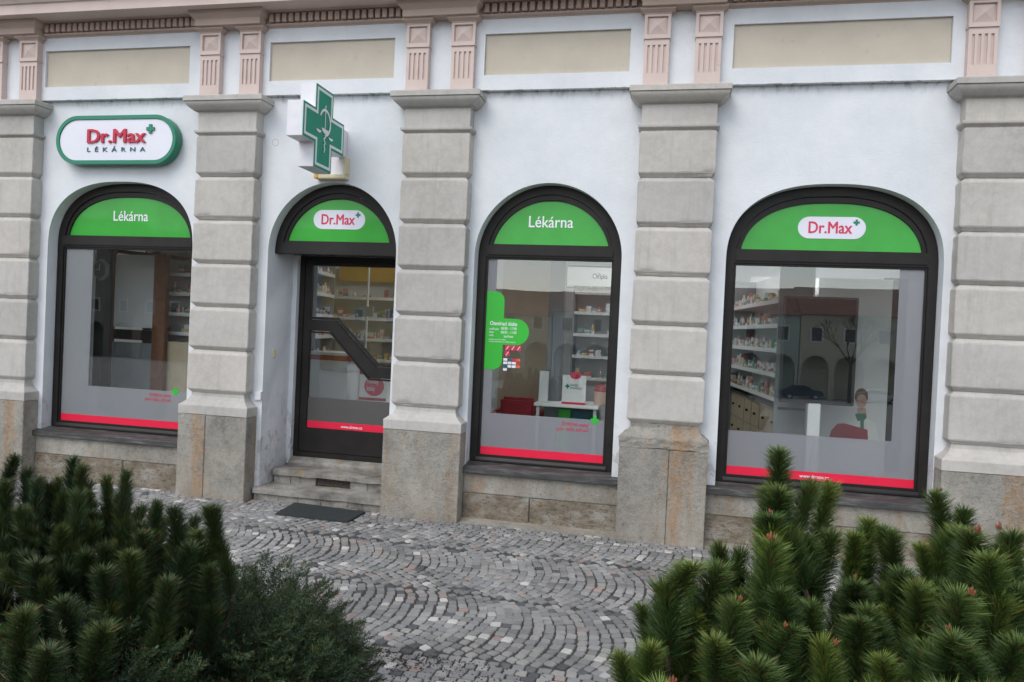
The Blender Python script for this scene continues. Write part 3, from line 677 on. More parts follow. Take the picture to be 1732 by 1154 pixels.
def lower_film(i, x0, x1, ztop, side):
    win = wins[i]
    MB().box(x0, x1, .1475, .1495, .487, .560).build('red_stripe', M['red'], win)
    lo = [(x0, .5605), (x1, .5605), (x1, ztop), (x0, ztop)]
    if side == 'L': loops = [(x0, .5605), (x1, .5605), (x1, ztop), (x0 + w_side[i], ztop), (x0 + w_side[i], 2.258), (x0, 2.258)]
    else: loops = [(x0, .5605), (x1, .5605), (x1, 2.258), (x1 - w_side[i], 2.258), (x1 - w_side[i], ztop), (x0, ztop)]
    plate('frosted_film', [loops], .1475, .0015, M['film'] if i == 2 else M['sidefilm'] if i == 0 else M['film'], win)
w_side = {0: .32, 2: .085, 3: .187}
lower_film(0, -6.200, -4.730, .862, 'L'); lower_film(2, -1.728, -.608, .866, 'L'); lower_film(3, .428, 1.898, .860, 'R')
for i, dx in ((0, 0), (2, 0)):
    xp = {0: -4.871, 2: -.699}[i]
    plate('green_plus', [plus(xp, .862, .036, .42)], .1455, .002, M['bright'], wins[i])
    text('window_slogan', 'Držíme ceny\npro vaše zdraví', xp - .335, xp - .05, .745, .835, .1465, M['redtext'], wins[i], bold=.006, align='RIGHT', t=.001)
text('web_lettering', 'www.drmax.cz', 1.02, 1.25, .508, .536, .1468, M['white'], wins[3], bold=.01, t=.001)

# ---- door bay
D = WIN[1]; cx, a = D['cx'], D['a']
fan = plate('fanlight', [arch(cx, a - .001, 2.256, SPR, .645, 2.), arch(cx, a - .078, 2.362, SPR, .565, 2.)[::-1]], .12, .09, M['frame'], B, bevel=.004)
plate('sash', [arch(cx, a - .079, 2.345, SPR, .563, 2.), arch(cx, a - .112, 2.382, SPR, .513, 2.)[::-1]], .134, .05, M['frame'], fan, bevel=.003)
plate('fanlight_panel', [arch(cx, a - .106, 2.380, SPR, .515, 2.)], .148, .01, M['green'], fan)
plate('logo_pill', [pillshape(cx - .262, cx + .262, 2.500, 2.680)], .145, .003, M['pill'], fan)
text('logo_lettering', 'Dr.Max', cx - .180, cx + .160, 2.543, 2.641, .1449, M['redtext'], fan, bold=.022)
plate('logo_plus', [plus(cx + .190, 2.636, .024)], .1425, .002, M['signgreen'], fan)
for bx_ in (-.6, -.2, .3): MB().tube((cx + bx_ * a, .1185, 2.305), (cx + bx_ * a, .1205, 2.305), .0045, seg=8).build('screw_head', M['black'], fan)
MB().box(cx - a, cx + a, .211, .549, 2.280, 2.34).build('door_soffit', M['frame'], B)
MB().box(cx - a, -3.790, .50, .56, .18, 2.279).build('door_jamb', M['plaster'], B)
dx0, dx1 = -3.788, -2.60
door = plate('door', [rect(dx0, dx1, .248, 2.279), rect(-3.735, -2.655, .30, 2.225)[::-1]], .55, .06, M['frame'], B, bevel=.004)
# leaf: outer stiles, then the cranked rail
leaf = plate('leaf', [rect(-3.732, -2.658, .303, 2.222), rect(-3.657, -2.735, .545, 2.184)[::-1]], .556, .045, M['frame'], door, bevel=.004)
rail = [(-3.66, 1.637), (-3.375, 1.637), (-2.925, 1.192), (-2.73, 1.192), (-2.73, 1.085), (-2.99, 1.085), (-3.425, 1.529), (-3.66, 1.529)]
plate('cranked_rail', [rail], .545, .05, M['frame'], door, bevel=.005)
rail2 = [(-3.66, 1.668), (-3.355, 1.668), (-2.912, 1.228), (-2.73, 1.228), (-2.73, 1.205), (-2.922, 1.205), (-3.365, 1.645), (-3.66, 1.645)]
plate('rail_bead', [rail2], .560, .035, M['frame'], door, bevel=.003)
rail3 = [(-3.66, 1.521), (-3.43, 1.521), (-2.998, 1.077), (-2.73, 1.077), (-2.73, 1.060), (-3.006, 1.060), (-3.438, 1.504), (-3.66, 1.504)]
plate('rail_bead', [rail3], .558, .035, M['frame'], door, bevel=.003)
MB().box(-3.656, -2.736, .578, .583, .545, 2.184).build('pane', M['glass'], door)
MB().box(-3.656, -2.736, .5735, .5755, .546, .615).build('red_stripe', M['red'], door)
plate('frosted_film', [rect(-3.656, -2.736, .6155, .852)], .5735, .0015, m_film('grey_door_film', (.19, .185, .18, 1), .25), door)
text('web_lettering', 'www.drmax.cz', -3.285, -3.055, .563, .592, .5728, M['white'], door, bold=.01, t=.001)
MB().tube((-2.72, .50, 1.30), (-2.72, .50, 1.55), .011, seg=10).tube((-2.72, .50, 1.32), (-2.72, .56, 1.32), .008).tube((-2.72, .50, 1.53), (-2.72, .56, 1.53), .008).build('door_handle', M['steel'], door)
# steps
stp = MB().box(-3.85, -2.55, -.045, .35, -.3, -.006).build('door_steps', M['step'], B)
def slab(name, x0, x1, y0, y1, z0, z1, seed, amp=.009, mat='step'):
    me = MB().box(x0, x1, y0, y1, z0, z1).mesh(name, M[mat]); bm = bmesh.new(); bm.from_mesh(me)
    bmesh.ops.subdivide_edges(bm, edges=bm.edges[:], cuts=9, use_grid_fill=True); bm.to_mesh(me); bm.free()
    for v in me.vertices:
        d = noise.noise_vector(Vector((v.co.x * 9, v.co.y * 14 + seed, v.co.z * 16))); e = noise.noise_vector(Vector((v.co.x * 2.1 + seed, 3, 1)))
        v.co += Vector((0, d.y * amp, d.z * amp * .7 + e.z * amp * .6))
    me.polygons.foreach_set('use_smooth', [True] * len(me.polygons)); me.set_sharp_from_angle(angle=math.radians(50))
    return link(name, me, stp)
slab('step_slab', -3.855, -2.56, -.075, .26, -.012, .040, 1)
slab('step_slab', -3.80, -2.56, .185, .52, .122, .176, 5)
MB().prism([(.46, .16), (.46, .198), (.47, .222), (.56, .249), (.6, .249), (.6, .16)], -3.79, -2.56).build('threshold', M['step'], stp, bevel=.003)
xs = [-3.80, -3.62, -3.52, -3.355]
for k in range(3): slab('riser_stone', xs[k] + .003, xs[k + 1] - .003, .215, .35, .03, .125, 9 + k, .004)
for a_, b_ in ((-3.0, -2.83), (-2.825, -2.66), (-2.655, -2.56)): slab('riser_stone', a_, b_, .215, .35, .03, .125, 14 + a_, .004)
MB().box(-3.36, -2.99, .27, .35, .03, .125).build('riser_core', M['step'], stp)
vt = MB().box(-3.352, -3.005, .235, .262, .055, .135).build('vent_grille', M['rust'], stp)
vs = MB()
for i in range(26): vs.box(-3.347 + i * .0132, -3.342 + i * .0132, .228, .236, .058, .132)
vs.box(-3.352, -3.005, .227, .2345, .052, .058).box(-3.352, -3.005, .227, .2345, .132, .138)
vs.build('grille_bars', M['rust'], stp)
for k, (a_, b_) in enumerate(((-3.85, -3.60), (-3.594, -3.40), (-3.394, -3.17), (-3.164, -2.90), (-2.894, -2.76), (-2.754, -2.56))): slab('riser_stone', a_, b_, -.052, .0, -.2, -.016, 20 + k, .005)
# a round scar in the render by the cross and a rusty ring mark on the third plinth
def ring_plate(n_, x_, z_, r_, w_, y_, mat):
    f = lambda q_: [(x_ + q_ * math.cos(2 * PI * i / 24), z_ + q_ * math.sin(2 * PI * i / 24)) for i in range(24)]
    return plate(n_, [f(r_), f(r_ - w_)[::-1]], y_, .002, mat, B)
ring_plate('render_scar', on_wall(466, 241, 0).x, on_wall(466, 241, 0).z, .034, .005, -.0015, M['panel'])
ring_plate('rusty_mark', on_wall(757, 803, -.178).x, on_wall(757, 803, -.178).z, .017, .006, -.1795, plain('rusty_ring_stain', (.30, .13, .06, 1), .9))
# small plaster-coloured service boxes of the door jamb and of the second pilaster
tag(MB().box(-3.842, -3.822, .16, .20, 1.255, 1.335).build('doorbell', M['beige'], None, bevel=.003), 'small beige bell push on the white jamb left of the door', 'doorbell')
tag(MB().box(-3.90, -3.835, -.030, .002, .855, .935).build('junction_box', M['casing'], None, bevel=.004), 'small white junction box low on the wall beside the second pilaster', 'junction box')
# ---- interior shell of the shop
inn = MB().box(-7.6, 3.4, 4.6, 4.7, 0, 3.1).box(-7.7, -7.6, .56, 4.7, 0, 3.1).box(3.4, 3.5, .56, 4.7, 0, 3.1).build('interior_wall', M['inwall'], B)
MB().box(-7.6, 3.4, .552, 4.6, .10, .18).build('interior_floor', M['floor'], B)
MB().box(-7.6, 3.4, .552, 4.6, 3.05, 3.12).build('interior_ceiling', M['ceil'], B)
MB().box(-7.6, 3.4, 4.6, 4.7, 3.1, 3.2).build('interior_cap', M['ceil'], B)
MB().box(-4.80, -4.72, .56, 4.55, .18, 3.05).build('interior_partition', M['inwall'], B)

# ------------------------------------------------------------------ signs
sg = empty('wall_sign', (-5.462, -.02, 3.30)); tag(sg, 'oval white wall sign with green rim and red lettering above the leftmost window', 'sign')
def local(o, root): o.data.transform(Matrix.Translation(-root.location)); o.parent = root; return o
local(plate('rim', [pillshape(-6.137, -4.787, 3.062, 3.538, 24), pillshape(-6.097, -4.827, 3.102, 3.498, 24)[::-1]], -.110, .092, M['signgreen'], None, bevel=.003), sg)
local(plate('sign_face', [pillshape(-6.096, -4.828, 3.103, 3.497, 24)], -.100, .0115, M['signwhite'], None), sg)
local(text('logo_lettering', 'Dr.Max', -5.775, -5.118, 3.268, 3.404, -.1005, M['signred'], None, bold=.026, t=.014), sg)
local(text('subtitle_lettering', 'LÉKÁRNA', -5.775, -5.122, 3.186, 3.238, -.1005, M['teal'], None, bold=.012, t=.006, spacing=2.1), sg)
local(plate('logo_plus', [plus(-5.070, 3.402, .043)], -.114, .0135, M['signgreen'], None), sg)

cr = empty('pharmacy_cross', (-3.12, -.10, 3.26)); tag(cr, 'green cross blade sign with bowl and snake emblem projecting over the door', 'sign')
CX = -3.05
def rot_side(o):           # a shape drawn in XZ is turned to face +X: drawn x becomes world y
    for v in o.data.vertices:
        x_, y_, z_ = v.co; v.co = (CX - y_, x_, z_)
    bm = bmesh.new(); bm.from_mesh(o.data); bmesh.ops.recalc_face_normals(bm, faces=bm.faces[:]); bm.to_mesh(o.data); bm.free()
    return local(o, cr)
y0, y1, ya, yb, z0, z1, za, zb = -.907, -.143, -.700, -.374, 2.910, 3.605, 3.115, 3.402
def cross_loop(g):
    return [(ya + g, z0 + g), (yb - g, z0 + g), (yb - g, za + g), (y1 - g, za + g), (y1 - g, zb - g), (yb - g, zb - g), (yb - g, z1 - g), (ya + g, z1 - g), (ya + g, zb - g), (y0 + g, zb - g), (y0 + g, za + g), (ya + g, za + g)]
rot_side(plate('casing', [cross_loop(0)], 0, .14, M['casing'], None, bevel=.003))
rot_side(plate('face', [cross_loop(.003)], -.004, .004, M['crossgreen'], None))
rot_side(plate('silver_line', [cross_loop(.022), cross_loop(.045)[::-1]], -.0062, .002, M['silver'], None))
def emblem():
    mb = MB(); yc, xf = -.525, -.0065
    def ribbon(pts, w, closed=False):
        for i in range(len(pts) - 1):
            p, q_ = Vector(pts[i]), Vector(pts[i + 1]); d = (q_ - p).normalized(); nn_ = Vector((-d.y, d.x)) * w[i if hasattr(w, '__len__') else 0] / 2 if hasattr(w, '__len__') else Vector((-d.y, d.x)) * w / 2
            n = len(mb.v)
            e = d * w * .2 if not hasattr(w, '__len__') else d * .001
            for r in (p - e + nn_, p - e - nn_, q_ + e - nn_, q_ + e + nn_): mb.v.append((r.x, xf - .0001 * i - .001, r.y))
            for r in (p - e + nn_, p - e - nn_, q_ + e - nn_, q_ + e + nn_): mb.v.append((r.x, xf + .002, r.y))
            mb.f += [(n, n + 1, n + 2, n + 3), (n, n + 4, n + 5, n + 1), (n + 2, n + 6, n + 7, n + 3)]; mb.mi += [0] * 3
    # staff, snake, bowl and the scale pans
    ribbon([(yc, 3.21), (yc, 3.44)], .012)
    ribbon([(yc - .006, 3.44), (yc + .006, 3.462)], .016)
    arc = [(yc + .02 + .095 * math.sin(t) - .02, 3.318 + .105 * math.cos(t)) for t in [(-1.1 + 4.0 * i / 22) for i in range(23)]]
    ribbon(arc, .022)
    tail = [(yc + .018 * math.sin(i * .75) * (1 - i / 26), 3.215 - i * .0065) for i in range(24)]
    ribbon(tail, .015)
    for (c_, z_, r_) in ((yc + .005, 3.262, .072), (yc - .115, 3.232, .045), (yc + .112, 3.212, .042)):
        n = len(mb.v); k = 10
        pts = [(c_ + r_ * math.cos(PI + PI * i / k), z_ + r_ * .55 * math.sin(PI + PI * i / k)) for i in range(k + 1)]
        mb.v += [(p[0], xf - .004, p[1]) for p in pts]; mb.f.append(tuple(range(n, n + k + 1))); mb.mi.append(0)
    return mb.build('emblem', M['silver'], None)
rot_side(emblem())
MB().box(-3.16, -3.08, -.143, .0, 3.14, 3.38).build('bracket', M['casing'], None)
local(bpy.data.objects['bracket'], cr)
fl = empty('wall_lamp', (-3.20, -.01, 2.99)); tag(fl, 'shallow beige framed wall box with amber corner under the green cross', 'wall box')
local(MB().box(-3.36, -3.065, -.020, .0, 2.975, 3.115).build('back_plate', M['casing'], None), fl)
local(MB().prism([(0, 2.935), (-.085, 2.930), (-.09, 2.938), (-.09, 2.970), (0, 2.972)], -3.31, -3.045).build('bottom_rail', M['beige'], None, bevel=.004), fl)
local(MB().box(-3.068, -3.042, -.085, 0, 2.9725, 3.128).build('side_rail', M['beige'], None, bevel=.004), fl)
local(MB().box(-3.355, -3.3105, -.088, 0, 2.935, 2.971).build('amber_cap', M['amber'], None, bevel=.004), fl)

# door mat
dmt = MB(); pts = [(-3.42, -.072), (-2.683, -.149), (-2.688, -.515), (-3.379, -.495)]
o_ = MB(); o_.v = [(x, y, GZ(y) + .004) for x, y in pts] + [(x, y, GZ(y) + .019) for x, y in pts]; o_.f = [(4, 5, 6, 7), (0, 1, 5, 4), (1, 2, 6, 5), (2, 3, 7, 6), (3, 0, 4, 7)]; o_.mi = [0] * 5
tag(o_.build('door_mat', M['mat'], None, bevel=.003), 'black rubber door mat lying askew on the setts before the steps', 'door mat')

# opening hours and stickers of the third window
w3 = wins[2]
def tee():
    o = [(-1.728, 1.262)]
    r = .085; cx_, cz_ = -1.643, 1.345
    for i in range(9): t = -PI / 2 + PI / 2 * i / 8; o.append((cx_ + r * math.cos(t), cz_ + r * math.sin(t)))
    o.append((-1.558, 1.488)); R_ = .118; ax_, az_ = -1.440, 1.606
    for i in range(17): t = -PI / 2 + PI * i / 16; o.append((ax_ + R_ * math.cos(t), az_ + R_ * math.sin(t)))
    o.append((-1.558, 1.724)); 
    for i in range(9): t = PI / 2 * i / 8; o.append((-1.643 + r * math.cos(t), 1.880 + r * math.sin(t)))
    o.append((-1.728, 1.965)); return o
plate('green_hours_film', [tee()], .1445, .003, M['bright'], w3)
text('hours_heading', 'Otevírací doba', -1.684, -1.432, 1.660, 1.697, .1442, M['white'], w3, bold=.016, t=.001)
text('hours_lettering', 'pondělí–pátek\nsobota\nneděle', -1.688, -1.600, 1.560, 1.640, .1442, M['white'], w3, t=.001)
text('hours_lettering', '08:00 - 17:00\n08:00 - 11:00\nzavřeno', -1.580, -1.435, 1.553, 1.648, .1442, M['white'], w3, bold=.004, t=.001, align='CENTER')
text('small_print', 'Lékárna Dr.Max\nwww.drmax.cz informace', -1.690, -1.440, 1.508, 1.538, .1442, M['white'], w3, t=.001)
stk = [('red_sticker', 'red')]
for r_, row in enumerate(((0, 1, 2), (0,))):
    for c_ in row:
        x_ = -1.535 + c_ * .052; z_ = 1.440 - r_ * .052
        MB().box(x_, x_ + .044, .1455, .1475, z_, z_ + .044).build('pictogram_sticker', M['redtext'], w3)
        plate('pictogram', [[(x_ + .008, z_ + .006), (x_ + .014, z_ + .006), (x_ + .036, z_ + .038), (x_ + .030, z_ + .038)]], .1445, .001, M['white'], w3)
cols_ = ['white', 'teal', 'redtext', 'orange', 'white', 'pill', 'white', 'redtext', 'teal', 'pill', 'white', 'orange', 'pill']
for k in range(13):
    r_, c_ = divmod(k, 4) if k < 12 else (3, 0)
    x_ = -1.545 + c_ * .040; z_ = 1.345 - r_ * .030
    MB().box(x_, x_ + .035, .1455, .1475, z_, z_ + .022).build('card_sticker', M[cols_[k]], w3)


# ------------------------------------------------------------------ inside the shop
def wall_box(name, pxa, pya, pxb, pyb, y, t, mat, root=None, bevel=0):
    """an upright box whose front face (on the plane Y = y) is seen between two corner points"""
    a = on_wall(pxa, pya, y); b = on_wall(pxb, pyb, y)
    return MB().box(min(a.x, b.x), max(a.x, b.x), y, y + t, min(a.z, b.z), max(a.z, b.z)).build(name, mat, root, bevel=bevel)
FL = .181
gd_box = [MB().box(-.5, .5, -.5, .5, 0, 1).mesh('product_box', M['goods'])]
bt = MB().lathe([(.30, 0), (.5, .03), (.5, .62), (.42, .72), (.24, .80), (.24, .98), (.18, 1.0)], seg=10)
btl = bt.mesh('product_bottle', M['goods'])
GN = [0]
def goods(p, rz, w, d, h, label, group, bottle=False):
    o = link('product_bottle' if bottle else 'product_box', btl if bottle else gd_box[0], None, p); o.rotation_euler.z = rz; o.scale = (w, d, h)
    tag(o, label, 'bottle' if bottle else 'box', group); return o
rg = random.Random(11)
def shelving(name, label, p0, p1, depth, zs, x_items, group, lab_box, lab_btl, back=True, pitch=.062, hmax=.16, z_top=None):
    """wall shelves from p0 to p1 (plan points); goods stand on each board, facing the side 'depth' points to"""
    v = Vector((p1[0] - p0[0], p1[1] - p0[1])); L = v.length; v /= L; nrm = Vector((v.y, -v.x)) * (1 if depth > 0 else -1); dp = abs(depth)
    rz = math.atan2(v.y, v.x)
    root = empty(name, (p0[0], p0[1], FL)); root.rotation_euler.z = rz; tag(root, label, 'shelving')
    sgn = -1 if depth > 0 else 1
    top = (z_top or zs[-1] + .25) - FL
    MB().box(0, L, min(0, sgn * -.02) , max(0, sgn * -.02), .0, top).build('back_panel', M['inwall'], root)
    for z in zs:
        ya_, yb_ = sorted((sgn * .001, sgn * dp)); MB().box(0, L, ya_, yb_, z - FL - .018, z - FL).build('shelf_board', M['steel'], root)
        MB().box(0, L, *sorted((sgn * (dp + .0005), sgn * (dp + .006))), z - FL - .026, z - FL + .014).build('price_rail', M['paper'], root)
    for e in (-.02, L): MB().box(e, e + .02, *sorted((0, sgn * dp)), 0, top).build('end_panel', M['ingrey'], root)
    for zi_, z in enumerate(zs):
        ordn = ['lowest', 'second lowest', 'middle', 'second highest', 'highest'][zi_] if len(zs) == 5 else ['lowest', 'second lowest', 'second highest', 'highest'][zi_]
        d_ = .05
        while d_ < L - .04:
            bo = rg.random() < .35; w = rg.uniform(.035, .055) if bo else rg.uniform(.04, .12); h = rg.uniform(.07, hmax * .95) if bo else rg.uniform(.035, hmax * .85) * (.8 if w > .08 else 1)
            if rg.random() > .12:
                q_ = Vector(p0) + v * (d_ + w / 2) + nrm * (dp - .055)
                goods((q_.x, q_.y, z + .0005), rz, w * .86, .05 if not bo else w * .8, h, (lab_btl if bo else lab_box).replace('SHELF', ordn + ' shelf'), group, bo)
            d_ += w + rg.uniform(.0, .012)
    return root
# lit panels on the shop ceiling
lampm = NM('lit_diffuser'); lampm.b.inputs['Emission Color'].default_value = (.96, .98, 1, 1); lampm.b.inputs['Emission Strength'].default_value = 8.0; lampm.done((.8, .8, .8, 1), .5)
for (x_, y_, lb) in ((1.9, 1.4, 'lit ceiling panel nearest the rightmost window'), (1.9, 3.2, 'lit ceiling panel deep behind the rightmost window'), (-.3, 2.4, 'lit ceiling panel behind the third window'), (-2.6, 1.7, 'lit ceiling panel just inside the door'), (-5.4, 2.6, 'lit ceiling panel behind the leftmost window')):
    r_ = empty('ceiling_light', (x_, y_, 3.05)); tag(r_, lb, 'ceiling light', 'lit panels on the shop ceiling')
    MB().box(-.62, .62, -.17, .17, -.05, -.001).build('housing', M['paper'], r_); MB().box(-.60, .60, -.15, .15, -.055, -.0505).build('diffuser', lampm.m, r_)
# wall shelves behind the big right window
shelving('wall_shelf', 'long wall shelves crowded with cartons running back behind the big rightmost window', (1.17, .90), (.89, 3.35), -.30, [1.10, 1.32, 1.55, 1.78, 2.01], None, 'cartons and bottles on the shelves behind the rightmost window',
         'small medicine carton on the SHELF of the wall shelves behind the rightmost window', 'small bottle on the SHELF of the wall shelves behind the rightmost window', pitch=.06, z_top=2.35)
dr = empty('drawer_cabinet', (1.13, .88, FL)); dr.rotation_euler.z = math.atan2(2.45, -.28); tag(dr, 'long tan drawer cabinet with dark knobs under the wall shelves of the rightmost window', 'cabinet')
MB().box(0, 2.4, -.12, .20, 0, .82).build('carcass', M['tan'], dr)
for r_ in range(3):
    for c_ in range(6):
        MB().box(.015 + c_ * .4, .385 + c_ * .4, .2005, .212, .03 + r_ * .26, .27 + r_ * .26).build('drawer_front', M['tan'], dr, bevel=.003)
        MB().tube((.2 + c_ * .4, .213, .16 + r_ * .26), (.2 + c_ * .4, .235, .16 + r_ * .26), .013, seg=10).build('knob', M['black'], dr)
MB().box(-.01, 2.41, -.12, .225, .8205, .845).build('top_board', M['black'], dr)
tv = empty('display_screen', (1.1, .62, FL)); tag(tv, 'tall dark advertising screen on a white post behind the rightmost window', 'screen')
def loc_(o, root):
    o.data.transform(root.matrix_basis.inverted()); o.parent = root; return o
o_ = wall_box('screen_body', 1326, 500, 1444, 688, .60, .05, M['black'], None, .006); loc_(o_, tv)
a_, b_ = on_wall(1330, 504, .5985), on_wall(1440, 684, .5985)
loc_(MB().box(a_.x, b_.x, .596, .5995, b_.z, a_.z).build('screen_glass', M['screen'], None), tv)
a_, b_ = on_wall(1366, 690, .62), on_wall(1385, 740, .62)
loc_(MB().box(a_.x, b_.x, .60, .70, FL - .001, b_.z + .35).build('post', M['paper'], None, bevel=.006), tv)
loc_(MB().box(a_.x - .012, a_.x - .002, .60, .68, FL, b_.z + .35).build('post_edge', M['ingrey'], None), tv)
loc_(MB().box(a_.x - .22, b_.x + .22, .56, .86, FL - .001, FL + .02).build('foot_plate', M['steel'], None), tv)
tag(wall_box('dark_panel', 1343, 692, 1364, 745, 1.0, .3, M['black']), 'black cupboard side standing left of the white screen post', 'cupboard')
bn = empty('portrait_banner', (1.5, 1.1, FL)); tag(bn, 'pale roll-up banner printed with a woman in a green collar beside the dark screen', 'banner')
a_, b_ = on_wall(1386, 470, 1.1), on_wall(1494, 800, 1.1)
loc_(MB().box(a_.x, b_.x, 1.1, 1.105, b_.z, a_.z).build('banner_sheet', M['ingrey'] if False else M['inwall'], None), bn)
def printed(name, pts, mat, dy=0): return loc_(plate(name, [pts], 1.098 - dy, .001, mat, None), bn)
def ell(px, py, rx, rz_, k=20, a0=0, a1=2 * PI):
    c_ = on_wall(px, py, 1.1); return [(c_.x + rx * math.cos(a0 + (a1 - a0) * i / k), c_.z + rz_ * math.sin(a0 + (a1 - a0) * i / k)) for i in range(k)]
printed('printed_hair', ell(1457, 671, .058, .078), M['hair']); printed('printed_face', ell(1457, 679, .045, .066), M['skin'], .0015)
def poly(pp): return [(on_wall(x_, y_, 1.1).x, on_wall(x_, y_, 1.1).z) for x_, y_ in pp]
printed('printed_coat', poly([(1428, 745), (1436, 716), (1450, 706), (1464, 706), (1480, 716), (1488, 748)]), M['paper'], .0004)
for ex_ in (1450, 1463): printed('printed_eye', ell(ex_, 677, .006, .004, 8), M['hair'], .0025)
printed('printed_mouth', ell(1457, 692, .013, .004, 10), M['leather'], .0025)
printed('printed_fringe', poly([(1446, 670), (1449, 662), (1457, 659), (1466, 664), (1468, 672), (1460, 667)]), M['hair'], .0025)
printed('printed_neck', poly([(1450, 690), (1450, 704), (1466, 704), (1464, 690)]), M['skin'])
printed('printed_collar', poly([(1446, 700), (1450, 712), (1455, 712), (1455, 726), (1461, 726), (1461, 712), (1466, 706), (1463, 699)]), M['signgreen'], .0015)
printed('printed_swoosh', poly([(1402, 742), (1406, 728), (1416, 717), (1428, 716), (1467, 727), (1468, 746)]), M['leather'], .002)
tag(wall_box('curtain_panel', 1496, 470, 1520, 800, 1.25, .04, M['black']), 'tall black hanging panel right of the portrait banner', 'panel')
tag(wall_box('back_board', 1270, 468, 1500, 502, 3.6, .03, M['ceil']), 'white header board high on the back wall behind the rightmost window', 'header board')
# third window
ag = wall_box('information_board', 852, 436, 929, 702, 1.5, .05, M['inbeige']); tag(ag, 'tall beige board behind the green opening hours film', 'board')
tag(MB().box(*[v for v in (on_wall(926, 560, 1.05).x, on_wall(952, 560, 1.05).x)], 1.05, 1.20, FL - .001, 3.051).build('iron_column', M['ingrey'], bevel=.01), 'dark grey column standing inside the third window', 'column')
hb = empty('header_sign', (-.9, 3.2, 2.4)); tag(hb, 'white header sign reading Chřipka over the shelves behind the third window', 'sign')
o_ = wall_box('header_panel', 922, 449, 1052, 486, 3.2, .03, M['paper']); loc_(o_, hb)
for e in (0, 1):
    a_ = on_wall(922, 449 + e * 36.5, 3.195); b_ = on_wall(1052, 450, 3.195); loc_(MB().box(a_.x, b_.x, 3.19, 3.1995, a_.z - .006, a_.z + .006).build('header_edge', M['black'], None), hb)
a_, b_ = on_wall(1002, 474, 3.198), on_wall(1028, 463, 3.198)
loc_(text('header_lettering', 'Chřipka', a_.x, b_.x, a_.z, b_.z, 3.1985, M['black'], None, bold=.012, t=.002), hb)
a_, b_ = on_wall(958, 472, 3.198), on_wall(970, 464, 3.198)
shelving('back_shelf', 'back wall shelves of boxes seen through the right half of the third window', (-1.35, 3.55), (.10, 3.55), .30, [1.05, 1.33, 1.61, 1.89, 2.15], None, 'cartons and bottles on the back wall shelves',
         'small carton on the SHELF at the back wall seen through the third window', 'small bottle on the SHELF at the back wall seen through the third window', z_top=2.4)
ds = empty('white_desk', (-1.0, .85, FL)); tag(ds, 'white desk just inside the third window', 'desk')
a_, b_ = on_wall(903, 681, .75), on_wall(1012, 690, .75)
loc_(MB().box(a_.x, b_.x, .75, 1.25, a_.z - .03, a_.z).build('desk_top', M['paper'], None, bevel=.003), ds)
ZD = a_.z
for x_ in (a_.x + .02, b_.x - .05):
    for y_ in (.78, 1.2): loc_(MB().box(x_, x_ + .03, y_, y_ + .03, FL, ZD - .0305).build('leg', M['steel'], None), ds)
ps = empty('poster_stand', (-.95, .80, ZD)); tag(ps, 'white counter card with red round topper standing on the desk', 'poster stand')
a_, b_ = on_wall(952, 634, .80), on_wall(990, 680, .80)
loc_(MB().box(a_.x, b_.x, .80, .804, ZD + .0005, a_.z).build('card', M['paper'], None), ps)
loc_(MB().box(a_.x, b_.x, .7975, .7995, ZD + .001, ZD + .022).build('card_foot', M['redtext'], None), ps)
c_ = (a_.x + b_.x) / 2 + .01
loc_(plate('topper', [[(c_ + .036 * math.cos(2 * PI * i / 20) * 1.5, a_.z + .0 + .036 * math.sin(2 * PI * i / 20)) for i in range(20)]], .796, .003, M['redtext'], None), ps)
loc_(text('card_lettering', 'VAŠE\nPOMOC', a_.x + .075, b_.x - .03, a_.z - .135, a_.z - .08, .799, M['teal'], None, bold=.01, t=.001), ps)
loc_(plate('card_plus', [plus(a_.x + .05, a_.z - .108, .022)], .7985, .001, M['signgreen'], None), ps)
tag(wall_box('leaflet_holder', 913, 628, 925, 680, .85, .06, M['paper']), 'narrow white leaflet holder standing left of the round topped card', 'leaflet holder')
so_ = empty('red_armchair', (-1.55, 1.1, FL)); tag(so_, 'red upholstered armchair behind the third window left of the desk', 'armchair')
a_, b_ = on_wall(846, 671, 1.0), on_wall(903, 700, 1.0)
loc_(MB().box(a_.x, b_.x, 1.0, 1.14, FL + .2, a_.z).build('backrest', M['leather'], None, bevel=.03), so_)
loc_(MB().box(a_.x, b_.x, 1.145, 1.65, FL + .2, FL + .45).build('seat', M['leather'], None, bevel=.03), so_)
for x_ in (a_.x - .09, b_.x + .002): loc_(MB().box(x_, x_ + .086, 1.0, 1.65, FL + .1, FL + .62).build('armrest', M['leather'], None, bevel=.02), so_)
for x_ in (a_.x, b_.x - .04):
    for y_ in (1.02, 1.58): loc_(MB().tube((x_ + .02, y_, FL), (x_ + .02, y_, FL + .21), .018).build('leg', M['steel'], None), so_)
dm_ = empty('lidded_drum', (-.62, .9, ZD)); tag(dm_, 'small drum with a red lid at the right end of the desk', 'drum')
a_ = on_wall(1018, 672, .95)
loc_(MB().lathe([(.075, 0), (.08, .01), (.08, .13)], (a_.x, .97, ZD + .001), 20).build('body', M['skin'], None, smooth=True), dm_)
loc_(MB().lathe([(.084, 0), (.086, .01), (.07, .05), (.03, .065)], (a_.x, .97, ZD + .1315), 20).build('lid', M['leather'], None, smooth=True), dm_)
tag(wall_box('storage_crate', 945, 692, 962, 760, .95, .3, M['bright']), 'green crate on the floor under the white desk', 'crate')
tag(wall_box('storage_crate', 966, 694, 1006, 770, 1.0, .3, M['teal']), 'dark blue crate on the floor under the white desk', 'crate')
